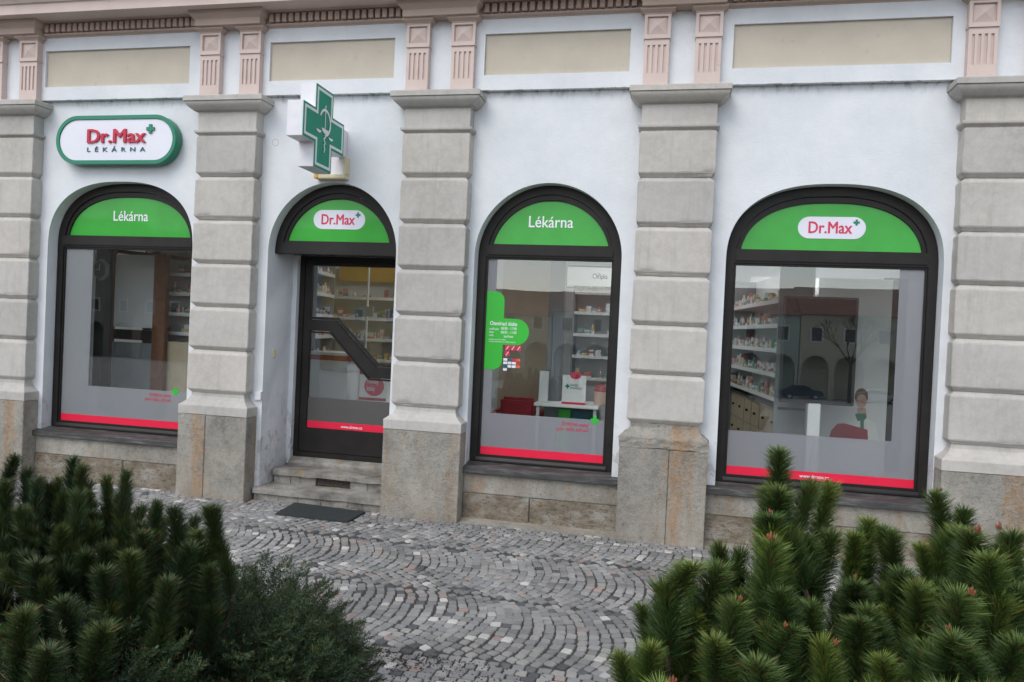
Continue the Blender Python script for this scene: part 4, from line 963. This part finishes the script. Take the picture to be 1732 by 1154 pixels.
# behind the door
shelving('side_shelf', 'shelves of bright packets just inside the entrance on the left', (-4.33, 1.5), (-4.50, 2.3), .24, [1.2, 1.45, 1.70, 1.95, 2.2], None, 'packets on the shelves inside the entrance',
         'bright packet on the SHELF of the rack just inside the entrance', 'small bottle on the SHELF of the rack just inside the entrance', z_top=2.5)
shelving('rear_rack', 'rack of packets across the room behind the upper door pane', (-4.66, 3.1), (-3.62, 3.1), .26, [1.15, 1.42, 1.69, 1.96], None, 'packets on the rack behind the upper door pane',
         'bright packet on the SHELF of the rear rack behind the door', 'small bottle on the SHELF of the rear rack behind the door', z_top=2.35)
tag(wall_box('ochre_reflection_board', 575, 440, 668, 478, 3.0, .03, M['amber']), 'amber yellow board added over the rack, imitating the ochre reflection in the door', 'board')  # amber board added to imitate the ochre house mirrored in the door pane
ct = empty('sales_counter', (-3.7, 2.2, FL)); tag(ct, 'cream sales counter with a red edge behind the lower door pane', 'counter')
a_, b_ = on_wall(520, 600, 1.3), on_wall(592, 603, 1.3)
loc_(MB().box(a_.x, b_.x, 1.3, 1.8, a_.z - .05, a_.z + .005).build('red_edge', M['leather'], None, bevel=.004), ct)
loc_(MB().box(a_.x - .01, b_.x + .02, 1.28, 1.82, a_.z + .0055, a_.z + .04).build('worktop', M['inwall'], None, bevel=.004), ct)
loc_(MB().box(a_.x + .01, b_.x - .03, 1.31, 1.79, FL, a_.z - .051).build('cabinet', M['inwall'], None), ct)
wc = empty('white_display_case', (-3.0, 1.3, FL)); tag(wc, 'low white display case behind the lower right of the door', 'display case')
a_, b_ = on_wall(592, 676, 1.2), on_wall(675, 680, 1.2)
loc_(MB().box(a_.x, b_.x, 1.2, 1.7, FL, a_.z).build('case', M['inwall'], None, bevel=.004), wc)
pb = empty('promotion_box', (-2.95, 1.25, a_.z)); tag(pb, 'promotion box with a red oval on the low white case inside the door', 'box')
c_, d_ = on_wall(607, 674, 1.25), on_wall(655, 628, 1.25)
ZC = a_.z + .001
loc_(MB().box(c_.x, d_.x, 1.25, 1.45, ZC, d_.z).build('carton', M['paper'], None), pb)
loc_(MB().box(c_.x, d_.x, 1.246, 1.2495, ZC, ZC + .03).build('red_foot_band', M['leather'], None), pb)
loc_(MB().box(c_.x, d_.x, 1.246, 1.2495, d_.z - .05, d_.z).build('red_head_band', M['leather'], None), pb)
loc_(plate('red_oval', [pillshape(c_.x + .06, d_.x - .03, ZC + .05, d_.z - .065)], 1.246, .003, M['redtext'], None), pb)
loc_(text('oval_lettering', 'Novinky\nletáky', c_.x + .09, d_.x - .09, ZC + .085, d_.z - .09, 1.2455, M['paper'], None, bold=.01, t=.001), pb)
hg = empty('hanging_display', (-3.0, 1.6, 2.0)); tag(hg, 'small dark panel on a chrome pole behind the upper door pane', 'display')
a_, b_ = on_wall(606, 518, 1.6), on_wall(630, 536, 1.6)
loc_(MB().box(a_.x, b_.x, 1.6, 1.63, b_.z, a_.z).build('panel', M['ingrey'], None), hg)
c_ = (a_.x + b_.x) / 2
loc_(MB().tube((c_, 1.65, FL), (c_, 1.65, 3.0499), .014).build('pole', M['steel'], None), hg)
# first window: frames, post and rack close behind the pane
wr = empty('window_partition', (-5.3, .9, FL)); tag(wr, 'dark framed glazed partition with a pale board behind the leftmost window', 'partition')
def wb(n_, a, b, c, d, y, t, mat): return loc_(wall_box(n_, a, b, c, d, y, t, mat), wr)
wb('post', 176, 410, 182, 700, .92, .06, M['black']); wb('post', 262, 430, 272, 700, .92, .06, M['wood'])
wb('rail', 182.2, 556, 261.8, 577, .93, .05, M['black']); wb('board', 182.2, 430, 261.8, 555.8, .96, .02, M['inbeige'] if False else M['inwall'])
wb('lower_board', 182.2, 577.3, 261.8, 720, .95, .03, M['ingrey'])
tag(wall_box('pale_panel', 100, 410, 150, 700, .80, .03, M['inwall']), 'pale panel standing behind the frosted band of the leftmost window', 'panel')
tag(wall_box('dark_doorway_strip', 152, 420, 168, 655, .86, .03, M['black']), 'narrow black upright strip next to the pale frosted band of the leftmost window', 'upright')
cl = empty('hexagonal_clock', (-6.0, .86, 2.0)); tag(cl, 'black hexagonal clock box behind the leftmost window', 'clock')
c_ = on_wall(169, 456, .80)
hexa = lambda r: [(c_.x + r * .72 * math.cos(PI / 6 + i * PI / 3), c_.z + r * math.sin(PI / 6 + i * PI / 3)) for i in range(6)]
loc_(plate('case', [hexa(.125)], .80, .055, M['ingrey'], None, bevel=.006), cl); loc_(plate('dial', [hexa(.105)], .797, .003, M['black'], None), cl)
loc_(MB().box(c_.x - .004, c_.x + .004, .793, .7965, c_.z - .01, c_.z + .06).build('hand', M['steel'], None), cl); loc_(MB().box(c_.x - .045, c_.x + .01, .7915, .7925, c_.z - .003, c_.z + .003).build('hand', M['steel'], None), cl)
shelving('magazine_rack', 'rack of bright packets at the right of the leftmost window', (-6.02, 1.35), (-5.42, 1.35), .22, [1.42, 1.64, 1.87, 2.09], None, 'packets on the rack of the leftmost window',
         'bright packet on the SHELF of the rack behind the leftmost window', 'small bottle on the SHELF of the rack behind the leftmost window', z_top=2.4)
tag(wall_box('notice_board', 272, 577, 330, 720, 1.0, .03, M['tan']), 'brown board below the packet rack of the leftmost window', 'board')
bm_ = MB(); a_, b_ = on_wall(186, 424, 1.1), on_wall(330, 440, 1.1)
tag(bm_.tube((a_.x, 1.1, a_.z), (b_.x, 1.0, b_.z), .03, seg=4).build('ceiling_track', M['black']), 'dark slanting track near the top of the leftmost window', 'track')


# ------------------------------------------------------------------ the far side of the square (what the panes mirror)
def house(x0, x1, yf, zb, ze, zr, wm, label, nwin, arcs):
    root = empty('town_house', ((x0 + x1) / 2, yf - 6, zb)); tag(root, label, 'house')
    MB().box(x0, x1, yf - 12, yf, zb, ze).build('wall', wm, None); w_ = bpy.context.scene.objects[-1] if False else None
    return root
houses = [(-118, -96.1, 10.5, 14.2, 4, 'brick brown town house at the far left end of the square'), (-96, -76.1, 11.5, 15.2, 5, 'grey brown town house second from the left end of the square'), (-76, -60, 10.0, 13.6, 4, 'brick brown town house with four windows left of the grey green one'), (-59.9, -47, 11.0, 14.3, 5, 'grey brown town house left of the ochre one across the square'),
          (-46.9, -29, 11.5, 15.5, 3, 'tall ochre yellow town house across the square'), (-28.9, -15, 3.6, 6.8, 0, 'low cream town house right of the ochre one across the square'),
          (-14.9, -1, 4.2, 6.9, 2, 'grey white arcaded house in the middle of the far row'), (-.9, 13, 4.7, 8.0, 1, 'pale green arcaded house across the square opposite the rightmost window'),
          (13.1, 27, 4.9, 8.2, 0, 'cream arcaded house right of the pale green one across the square'), (27.1, 42, 4.5, 7.8, 2, 'grey white house at the right end of the far row')]
YF, ZB = -84., -4.52
for x0, x1, ze, zr, wm, lb in houses:
    root = empty('town_house', ((x0 + x1) / 2, YF, ZB)); tag(root, lb, 'house')
    nb = 4; bw = (x1 - x0) / nb
    loops = [rect(x0, x1, ZB, ze)] + [([(x0 + bw * (i + .5) - 1.45, ZB + .02), (x0 + bw * (i + .5) + 1.45, ZB + .02)] + sup(x0 + bw * (i + .5), -1.1, 1.45, 1.4, 2, 12))[::-1] for i in range(nb)]
    loc_(plate('wall', loops, 0, .6, M['housewall'][wm], None), empty('tmp')); w_ = [o for o in bpy.data.objects if o.name.startswith('tmp')][-1].children[0]
    tmp = w_.parent; w_.data.transform(Matrix.Rotation(PI, 4, 'Z')); w_.data.transform(Matrix.Translation((x0 + x1, YF, 0))); w_.data.transform(Matrix.Translation(-root.location)); w_.parent = root; bpy.data.objects.remove(tmp)
    def part(n_, mb_, mat): o = mb_.build(n_, mat, None); o.data.transform(Matrix.Translation(-root.location)); o.parent = root; return o
    part('rear_block', MB().box(x0, x1, YF - 12, YF - 3, ZB, ze), M['housewall'][wm])
    part('upper_floor', MB().box(x0 + .02, x1 - .02, YF - 3.0, YF - .61, .45, ze), M['housewall'][wm])
    part('roof', MB().prism([(YF + .5, ze), (YF - 6, zr), (YF - 12.5, ze)], x0 - .1, x1 + .1), M['roof'])
    for i in range(nb):
        cx_ = x0 + bw * (i + .5)
        wn_ = part('window', MB().box(cx_ - .72, cx_ + .72, YF + .002, YF + .06, 1.75, 3.55), M['paper'])
        part('pane', MB().box(cx_ - .55, cx_ + .55, YF + .0605, YF + .07, 1.9, 3.4), M['darkwin']); 
def car(x, y, rz, mat, label):
    zg = -.30 + (y + 14) * (-4.5 + .30) / (-84 + 14)
    zg = -.30 + (-14 - y) / 70 * (-4.2)
    root = empty('parked_car', (x, y, zg), rz); tag(root, label, 'car', None)
    pr_ = [(-2.05, .35), (-2.1, .7), (-1.95, .92), (-1.1, 1.0), (-.55, 1.42), (.85, 1.45), (1.55, 1.0), (2.0, .95), (2.1, .7), (2.05, .35)]
    mb_ = MB(); mb_.prism(pr_, -.8, .8); me_ = mb_.mesh('body', mat); me_.transform(Matrix.Rotation(PI / 2, 4, 'Z'))
    bm = bmesh.new(); bm.from_mesh(me_); bmesh.ops.bevel(bm, geom=[e for e in bm.edges if e.calc_face_angle(0) > .3], offset=.07, segments=2, affect='EDGES'); bm.to_mesh(me_); bm.free()
    link('body', me_, root)
    g_ = MB().prism([(-1.0, 1.02), (-.55, 1.38), (.80, 1.41), (1.38, 1.02)], -.812, .812).mesh('side_glass', M['darkwin']); g_.transform(Matrix.Rotation(PI / 2, 4, 'Z')); link('side_glass', g_, root)
    for sx in (-1.3, 1.3):
        for sy in (-.83, .83):
            wl = MB().tube((-sx, sy - .09, .31), (-sx, sy + .09, .31), .31, seg=18).build('wheel', M['rubber'], root)
            MB().tube((-sx, sy - .095, .31), (-sx, sy + .095, .31), .19, seg=14).build('rim', M['steel'], wl)
    for s_ in (-.6, .6): MB().box(-2.13 if False else 2.02, 2.1, s_ - .14, s_ + .14, .66, .78).build('headlight', M['paper'], root)
car(19.5, -76, .05, M['carp'][0], 'silver hatchback parked before the arcades across the square'); car(12.5, -77, 0, M['carp'][1], 'dark blue hatchback parked left of the silver one across the square')
car(-6, -76, .1, M['carp'][2], 'red hatchback parked before the grey white house across the square'); car(-36, -75, PI, M['carp'][0], 'silver hatchback parked before the ochre house across the square')
def bare_tree(x, y, h, label, sd):
    zg = -.30 + (-14 - y) / 70 * (-4.2); r = random.Random(sd); root = empty('bare_tree', (x, y, zg)); tag(root, label, 'tree')
    tr = MB().tube((0, 0, 0), (0, 0, h * .4), .16, .11, 8).build('trunk', M['bark'], root)
    mb_ = MB()
    def grow(p, d, L, rad, n):
        q_ = p + d * L; mb_.tube(p, q_, rad, rad * .6, 5, caps=False)
        if n:
            for _ in range(3 if n > 1 else 4): grow(q_, (d + Vector((r.uniform(-.7, .7), r.uniform(-.7, .7), r.uniform(-.1, .5)))).normalized(), L * .72, rad * .58, n - 1)
    for _ in range(5): grow(Vector((0, 0, h * .39)), Vector((r.uniform(-.7, .7), r.uniform(-.7, .7), 1)).normalized(), h * .2, .07, 4)
    tag(mb_.build('crown', M['bark'], root), kind='stuff')
bare_tree(14, -62, 8, 'leafless tree on the square before the arcaded houses', 2); bare_tree(-22, -60, 7.5, 'leafless tree on the square left of the middle', 5)


# ------------------------------------------------------------------ plants
def blade(V, Fc, T, p, d, L, w, tip, rnd, bend=.12):
    s_ = d.cross(Vector((rnd.uniform(-1, 1), rnd.uniform(-1, 1), rnd.uniform(-1, 1)))).normalized() * w / 2
    up = Vector((0, 0, 1)); n = len(V); mid = p + d * L * .55 + up * (bend * L * .25); e = p + (d + up * bend).normalized() * L
    V += [p - s_, p + s_, mid + s_ * .95, mid - s_ * .95, e]; T += [tip * .3, tip * .3, tip * .8, tip * .8, tip]
    Fc += [(n, n + 1, n + 2, n + 3), (n + 3, n + 2, n + 4)]
def finish(name, V, Fc, T, mats, nstem):
    me = bpy.data.meshes.new(name); me.from_pydata([tuple(v) for v in V], [], Fc)
    for m_ in mats: me.materials.append(m_)
    mi = [1] * nstem + [0] * (len(Fc) - nstem); me.polygons.foreach_set('material_index', mi)
    at_ = me.attributes.new('tip', 'FLOAT', 'POINT'); at_.data.foreach_set('value', T); return me
def shoot_mesh(L, nneed, sd, mat, nl=.052, wd=.0013, bare=.1):
    r = random.Random(sd); V, Fc, T = [], [], []
    bx, by = r.uniform(-.02, .02), r.uniform(-.02, .02)
    ax = lambda t: Vector((bx * t * t, by * t * t, L * t))
    n = 0
    for k in range(5):          # stem
        t = k / 4; c = ax(t); rad = .0036 * (1 - .45 * t)
        for i in range(5): V.append(c + Vector((math.cos(i * 1.2566) * rad, math.sin(i * 1.2566) * rad, 0))); T.append(0)
    for k in range(4):
        for i in range(5): Fc.append((k * 5 + i, k * 5 + (i + 1) % 5, k * 5 + 5 + (i + 1) % 5, k * 5 + 5 + i))
    ns = len(Fc)
    for i in range(nneed // 2):
        t = bare + (1 - bare) * (i / (nneed / 2)) ** .9
        az = i * 2.39996 + r.uniform(-.3, .3); ang = math.radians(r.uniform(22, 52) * (1 - t ** 5) + r.uniform(4, 62) * t ** 5)
        d = Vector((math.cos(az) * math.sin(ang), math.sin(az) * math.sin(ang), math.cos(ang)))
        tp = (.12 + .88 * t ** 3) * r.uniform(.1, 1.0)
        for q_ in range(2):
            d2 = (d + Vector((r.uniform(-.16, .16), r.uniform(-.16, .16), r.uniform(-.1, .1)))).normalized()
            blade(V, Fc, T, ax(t) + d * .004, d2, nl * r.uniform(.75, 1.1) * (1 - .22 * t ** 4), wd, tp, r)
    return finish('shoot', V, Fc, T, [mat, M['bark']], ns)
def bud_mesh():
    mb = MB(); r = random.Random(4)
    for k in range(4):
        a = k * 1.6; o = Vector((math.cos(a) * .006, math.sin(a) * .006, 0)) if k else Vector((0, 0, 0)); h = .030 if k == 0 else .020
        mb.tube(o, o + Vector((o.x * .6, o.y * .6, h * .6)), .0042, .0050, 7); mb.tube(o + Vector((o.x * .6, o.y * .6, h * .6)), o + Vector((o.x, o.y, h)), .0050, .0012, 7)
    return mb.mesh('bud', M['bud'])
budme = bud_mesh()
def place(name, me, root, p, d, sc, roll):
    o = link(name, me, root); z = Vector(d).normalized()
    q_ = z.to_track_quat('Z', 'Y'); o.rotation_mode = 'QUATERNION'; o.rotation_quaternion = q_ @ Matrix.Rotation(roll, 3, 'Z').to_quaternion()
    o.location = Vector(p) - root.location; o.scale = (sc, sc, sc) if not hasattr(sc, '__len__') else sc; return o
def screen_dir(lean, D_):      # a leaning direction as it looks across the view
    return (AR * lean + Vector((0, 0, 1)) + Vector((0, random.uniform(-.15, .15), 0))).normalized()
def pine(label, base, keys, dome, nfill, mat, sd, group, extra=None):
    r = random.Random(sd)
    root = empty('pine_bush', base); tag(root, label, 'bush')
    ms = [shoot_mesh(.17, 1000, sd * 10 + i, mat) for i in range(3)] + [shoot_mesh(.11, 700, sd * 10 + 5 + i, mat) for i in range(2)] + [shoot_mesh(.24, 1250, sd * 10 + 8, mat)]
    cnt = 0; tips = []
    for (px, py, D_, Lp, wpx, lean, bud) in keys:
        tip = at(px, py, D_); L = Lp * D_ / F; d = (AR * lean + Vector((0, 0, 1)) + AW * r.uniform(-.15, .15) + AR * r.uniform(-.12, .12)).normalized(); wd_ = wpx * D_ / F
        me = ms[5] if L > .2 else ms[r.randrange(3)] if L > .13 else ms[3 + r.randrange(2)]; L0 = .24 if L > .2 else .17 if L > .13 else .11
        sw = wd_ / .082; bud *= .52
        # needles past the stem tip take up some centimetres
        Ls = max(.05, L - .034 * sw); p = tip - d * L
        sh = place('shoot', me, root, p, d, (sw, sw, Ls / L0), r.uniform(0, 6)); cnt += 1; tips.append(p)
        if bud and r.random() < .5:
            b_ = link('bud', budme, sh); b_.location = (0, 0, L0 + .020); b_.scale = (bud / sw, bud / sw, bud / (Ls / L0))
        d2 = (d * 1.0 + AR * r.uniform(-.18, .18)).normalized()
        place('shoot', ms[r.randrange(3)], root, p - d2 * .15, d2, (sw * 1.05, sw * 1.05, 1.05), r.uniform(0, 6)); cnt += 1
        tips.append(p - d2 * .15)
    cx_, cy_, cz_, rx, ry, rz_ = dome
    i = 0
    while cnt < min(299, nfill + len(keys) * 2):
        u = r.uniform(-1, 1); a = r.uniform(0, 2 * PI); q_ = math.sqrt(1 - u * u); dv = Vector((q_ * math.cos(a), q_ * math.sin(a), abs(u) if r.random() < .8 else u * .3))
        k = r.uniform(.62, 1.0) ** .6
        p = Vector((cx_ + dv.x * rx * k, cy_ + dv.y * ry * k, cz_ + dv.z * rz_ * k))
        p += Vector((0, 0, .08 * noise.noise(Vector((p.x * 3, p.y * 3, sd)))))
        d = Vector((dv.x * .55 + r.uniform(-.25, .25), dv.y * .55 + r.uniform(-.25, .25), 1.0 if dv.z > .25 else .7)).normalized()
        sc = r.uniform(.72, 1.15); me = ms[r.randrange(5)]
        if r.random() < .22: d = (d + Vector((r.uniform(-.7, .7), r.uniform(-.7, .7), -.2))).normalized()
        if extra and not extra(p): i += 1; 
        else:
            place('shoot', me, root, p - d * .15, d, (sc, sc, sc * r.uniform(.85, 1.15)), r.uniform(0, 6)); cnt += 1
            if r.random() < .10: tips.append(p - d * .15)
        if i > 4000: break
    # the dense inner growth, joined
    V, Fc, T = [], [], []; lo = [shoot_mesh(.15, 380, sd * 10 + 60 + i, mat, wd=.0018) for i in range(3)]
    for j in range(150):
        u = r.uniform(0, 1); a = r.uniform(0, 2 * PI); q_ = math.sqrt(1 - u * u); k = r.uniform(.35, .9)
        p = Vector((cx_ + q_ * math.cos(a) * rx * k, cy_ + q_ * math.sin(a) * ry * k, cz_ + u * rz_ * k - .05))
        d = Vector((q_ * math.cos(a) * .5 + r.uniform(-.3, .3), q_ * math.sin(a) * .5 + r.uniform(-.3, .3), 1)).normalized()
        sc = r.uniform(1.0, 1.35); me = lo[j % 3]; mt = Matrix.LocRotScale(p - d * .15 - root.location, d.to_track_quat('Z', 'Y'), Vector((sc,) * 3)); n = len(V)
        V += [mt @ v.co for v in me.vertices]; Fc += [tuple(n + i_ for i_ in f.vertices) for f in me.polygons]; T += [x.value * .3 for x in me.attributes['tip'].data]
    tag(link('inner_growth', finish('inner_growth', V, Fc, T, [mat, M['bark']], 0), root), kind='stuff')
    b0 = Vector(base)
    for t in tips:
        if r.random() < .55:
            mb = MB(); a = Vector((0, 0, .02)); b = t - b0; m1 = a.lerp(b, .5) + Vector((b.x * .15, b.y * .15, -.08)); mb.tube(a, m1, .014, .010, 6); mb.tube(m1, b, .010, .006, 6); mb.build('branch', M['bark'], root)
    return root
# right hand pines; (tip x, tip y, distance, length, width, lean, bud size)
KA = [(1325, 738, 2.05, 130, 74, .02, 1.0), (1292, 792, 2.05, 130, 92, -.30, .0), (1372, 800, 2.1, 120, 62, .22, .9), (1330, 800, 2.0, 110, 85, .05, 1.), (1402, 800, 2.2, 150, 66, .06, .9), (1300, 842, 1.95, 80, 84, -.08, .9),
      (1306, 884, 1.8, 190, 100, .0, 1.3), (1144, 916, 1.8, 105, 96, -.06, 1.8), (1212, 928, 1.8, 180, 92, .0, 1.5), (1130, 972, 1.85, 120, 78, -.04, 0), (1100, 1012, 1.9, 100, 66, -.16, 0), (1040, 1086, 1.8, 150, 70, -.20, 0),
      (1256, 988, 1.75, 170, 96, .02, .9), (1326, 968, 1.75, 120, 92, .04, .0), (1332, 1036, 1.7, 100, 82, .02, .9), (1310, 1082, 1.6, 150, 112, .0, .0), (1416, 1068, 1.7, 150, 84, .02, .9), (1374, 996, 1.8, 150, 84, .02, 1.0),
      (1408, 876, 2.15, 150, 78, .18, 0), (1365, 880, 2.1, 160, 90, -.02, 0), (1180, 1010, 1.8, 150, 84, .05, 0), (1220, 1050, 1.7, 120, 90, -.05, 0), (1140, 1125, 1.6, 90, 100, .0, 1.2), (1105, 1060, 1.75, 120, 80, -.05, 0)]
pine('mugo pine with a tall forked leader, left of the two pines at right', at(1255, 1460, 2.35), KA, (at(1270, 1090, 2.15).x, at(1270, 1090, 2.15).y, .42, .36, .42, .60), 180, M['pineR'], 3, None)
KB = [(1468, 862, 2.5, 100, 62, -.02, .8), (1502, 872, 2.5, 120, 64, .02, 0), (1522, 886, 2.45, 130, 56, .05, 0), (1450, 884, 2.45, 90, 58, -.1, 0), (1591, 812, 2.3, 130, 64, -.03, .6), (1603, 868, 2.2, 110, 66, .02, 0), (1632, 842, 2.35, 90, 60, .0, 0),
      (1570, 910, 2.2, 90, 56, -.05, 0), (1660, 868, 1.95, 110, 100, .02, 1.4), (1690, 872, 1.95, 130, 84, .06, 1.4), (1668, 908, 1.8, 130, 104, .0, .8), (1722, 902, 1.9, 110, 80, .05, 0), (1570, 966, 1.95, 130, 88, .0, 0), (1448, 948, 2.1, 130, 94, .0, 1.), 
      (1606, 1032, 1.55, 170, 108, .0, .9), (1650, 976, 1.6, 200, 108, .02, 1.2), (1716, 1050, 1.6, 140, 96, .03, 0), (1490, 1010, 1.9, 110, 84, .04, 0), (1530, 940, 2.1, 120, 80, .0, 0), (1450, 1014, 1.85, 100, 86, -.03, 0), (1600, 1125, 1.45, 90, 110, .0, .0),
      (1700, 1128, 1.45, 90, 100, .0, 0), (1450, 1132, 1.55, 90, 104, .0, 0), (1500, 1085, 1.7, 110, 84, .0, 0), (1560, 1060, 1.7, 110, 84, .02, 0), (1660, 1075, 1.5, 120, 90, -.02, 0), (1720, 965, 1.8, 130, 90, .0, 0)]
pine('broad mid green mugo pine filling the right corner below the rightmost window', at(1600, 1460, 2.4), KB, (at(1590, 1080, 2.15).x, at(1590, 1080, 2.15).y, .45, .50, .45, .55), 220, M['pineR'], 5, None)
# left hand pine
KL = [(22, 758, 2.9, 100, 44, .08, 0), (8, 800, 2.85, 90, 50, -.1, 0), (128, 764, 2.8, 110, 44, -.02, 0), (142, 775, 2.75, 110, 44, .10, 0), (219, 788, 2.7, 105, 36, .16, 0), (178, 800, 2.8, 90, 34, .0, 0), (72, 802, 2.9, 70, 34, .05, 0), (98, 798, 2.9, 90, 36, -.02, 0),
      (266, 842, 2.6, 80, 40, .10, 0), (205, 825, 2.7, 90, 44, .0, 0), (305, 843, 2.55, 90, 54, .0, 0), (350, 842, 2.5, 110, 48, -.12, 0), (372, 850, 2.5, 90, 40, .20, 0), (338, 880, 2.5, 110, 60, -.04, 0), (320, 905, 2.45, 100, 60, .05, 0), (245, 885, 2.5, 90, 54, -.05, .6), (150, 850, 2.65, 90, 54, .0, 0), (40, 860, 2.7, 90, 54, .0, 0), (100, 880, 2.6, 90, 56, .0, 0),
      (225, 915, 2.35, 100, 66, .0, .7), (350, 940, 2.45, 110, 62, .04, 0), (290, 960, 2.35, 110, 66, .03, 0), (180, 940, 2.3, 110, 70, .0, 0), (60, 930, 2.35, 110, 70, .0, .6), (120, 985, 2.2, 130, 82, .0, .7), (30, 1010, 2.1, 120, 80, .0, 0), (165, 1030, 2.1, 120, 84, .04, 0), (90, 1065, 2.0, 110, 90, .0, 0)]
pine('dark mugo pine rising at the left edge of the picture', at(90, 1400, 2.95), KL, (at(110, 1060, 2.75).x, at(110, 1060, 2.75).y, .47, .62, .55, .54), 243, M['pineL'], 8, None)
# low juniper
def spray_mesh(sd, L=.15, ntw=26):
    r = random.Random(sd); V, Fc, T = [], [], []; cv = r.uniform(-.03, .03)
    ax = lambda t: Vector((cv * t * t, L * t, .02 * math.sin(t * 2)))
    for i in range(ntw):
        t = .05 + .95 * i / ntw; b = ax(t); sd_ = 1 if i % 2 else -1; ln = (.055 * (1 - t) + .018) * r.uniform(.8, 1.1)
        d = Vector((sd_ * r.uniform(.6, .9), 1.0, r.uniform(-.3, .55))).normalized()
        for k in range(11):
            u = k / 10; p = b + d * ln * u; az = k * 2.4; pr_ = d.orthogonal().normalized(); pr2 = d.cross(pr_)
            dd = (d * 1.0 + (pr_ * math.cos(az) + pr2 * math.sin(az)) * .75).normalized()
            blade(V, Fc, T, p, dd, .0105 * r.uniform(.8, 1.3), .0022, u * t * r.uniform(.2, 1), r, .0)
    return finish('spray', V, Fc, T, [M['jun'], M['bark']], 0)
jb = at(330, 1320, 3.1); jr = empty('juniper_bush', (jb.x, jb.y, GZ(-3.3))); tag(jr, 'low spreading blue green juniper in front of the tall dark pine at left', 'bush')
sm = [spray_mesh(40 + i) for i in range(6)]
r = random.Random(21); k_ = 0; V = []; Fc = []; T = []
blobs = [(at(285, 1030, 2.75), .30, .34, .30), (at(450, 996, 3.0), .24, .30, .32), (at(515, 1075, 2.95), .18, .24, .26), (at(390, 1015, 2.7), .30, .30, .34), (at(150, 1085, 2.3), .30, .26, .30), (at(450, 1095, 2.65), .26, .25, .30)]
while k_ < 1500:
    c_, rx, ry, rz_ = blobs[r.randrange(len(blobs))]
    a = r.uniform(0, 2 * PI); u = r.uniform(-.1, 1); q_ = math.sqrt(1 - min(1, u * u)); dv = Vector((q_ * math.cos(a), q_ * math.sin(a), u))
    topz = c_.z
    f_ = r.uniform(.72, 1.0)
    p = Vector((c_.x + dv.x * rx * f_, c_.y + dv.y * ry * f_, c_.z - rz_ * .94 - .03 + (dv.z * rz_ * .94) * f_))
    d = Vector((dv.x + r.uniform(-.4, .4), dv.y + r.uniform(-.4, .4), dv.z * .45 + r.uniform(-.1, .35))).normalized()
    q4 = d.to_track_quat('Y', 'Z') @ Matrix.Rotation(r.uniform(-.5, .5), 3, 'Y').to_quaternion(); sc = r.uniform(.75, 1.2)
    if k_ < 299:
        o = link('spray', sm[k_ % 6], jr); o.rotation_mode = 'QUATERNION'; o.rotation_quaternion = q4; o.location = p - jr.location; o.scale = (sc,) * 3
    else:
        mt = Matrix.LocRotScale(p - jr.location, q4, Vector((sc,) * 3)); me = sm[k_ % 6]; n = len(V)
        V += [mt @ v.co for v in me.vertices]; Fc += [tuple(n + i for i in f.vertices) for f in me.polygons]; T += [x.value for x in me.attributes['tip'].data]
    k_ += 1
tag(link('spray_mass', finish('spray_mass', V, Fc, T, [M['jun'], M['bark']], 0), jr), kind='stuff')
for k in range(8):
    c_ = blobs[k % 6][0]; a = Vector((0, 0, .0)); b = Vector((c_.x + r.uniform(-.1, .1), c_.y + r.uniform(-.1, .1), c_.z - .16)) - jr.location; m1 = a.lerp(b, .5) + Vector((0, 0, .05))
    MB().tube(a, m1, .012, .009, 6).tube(m1, b, .009, .005, 6).build('branch', M['bark'], jr)
# crumbs of soil and dry needles strewn over the setts by the bed
mb = MB(); r = random.Random(5)
for i in range(1500):
    x = r.gauss(-1.45, .35); y = -2.75 - abs(r.gauss(0, .16)) ; s_ = r.uniform(.002, .006)
    if r.random() < .3: x = r.uniform(-6, 3); y = r.uniform(-.19, -.10); s_ *= .7
    n = len(mb.v); c_ = Vector((x, y, GZ(y) + .004)); mb.v += [c_ + Vector((s_, 0, 0)), c_ + Vector((-s_, s_, 0)), c_ + Vector((-s_, -s_, 0)), c_ + Vector((0, 0, s_ * 1.2))]; mb.f += [(n, n + 1, n + 3), (n + 1, n + 2, n + 3), (n + 2, n, n + 3)]; mb.mi += [0] * 3
tag(mb.build('soil_crumbs', M['soil']), 'crumbs of dark soil strewn on the setts beside the juniper', 'soil crumbs', kind='stuff')


mb = MB(); r = random.Random(15)
for i in range(46):
    x = r.uniform(-3.2, .6); y = r.uniform(-2.95, -.25); s_ = r.uniform(.006, .016); a = r.uniform(0, 6.28); n = len(mb.v); z = GZ(y) + .0065
    for k, (u, v, h) in enumerate(((1, 0, .0), (.2, .45, .004), (-1, 0, .001), (.2, -.45, .005))): mb.v.append((x + s_ * (u * math.cos(a) - v * math.sin(a)), y + s_ * (u * math.sin(a) + v * math.cos(a)), z + h))
    mb.f += [(n, n + 1, n + 2, n + 3)]; mb.mi.append(0)
tag(mb.build('leaf_litter', plain('dry_leaf', (.16, .10, .045, 1), .8, .4, 30)), 'scattered dry leaf scraps lying on the setts', 'leaf litter', kind='stuff')
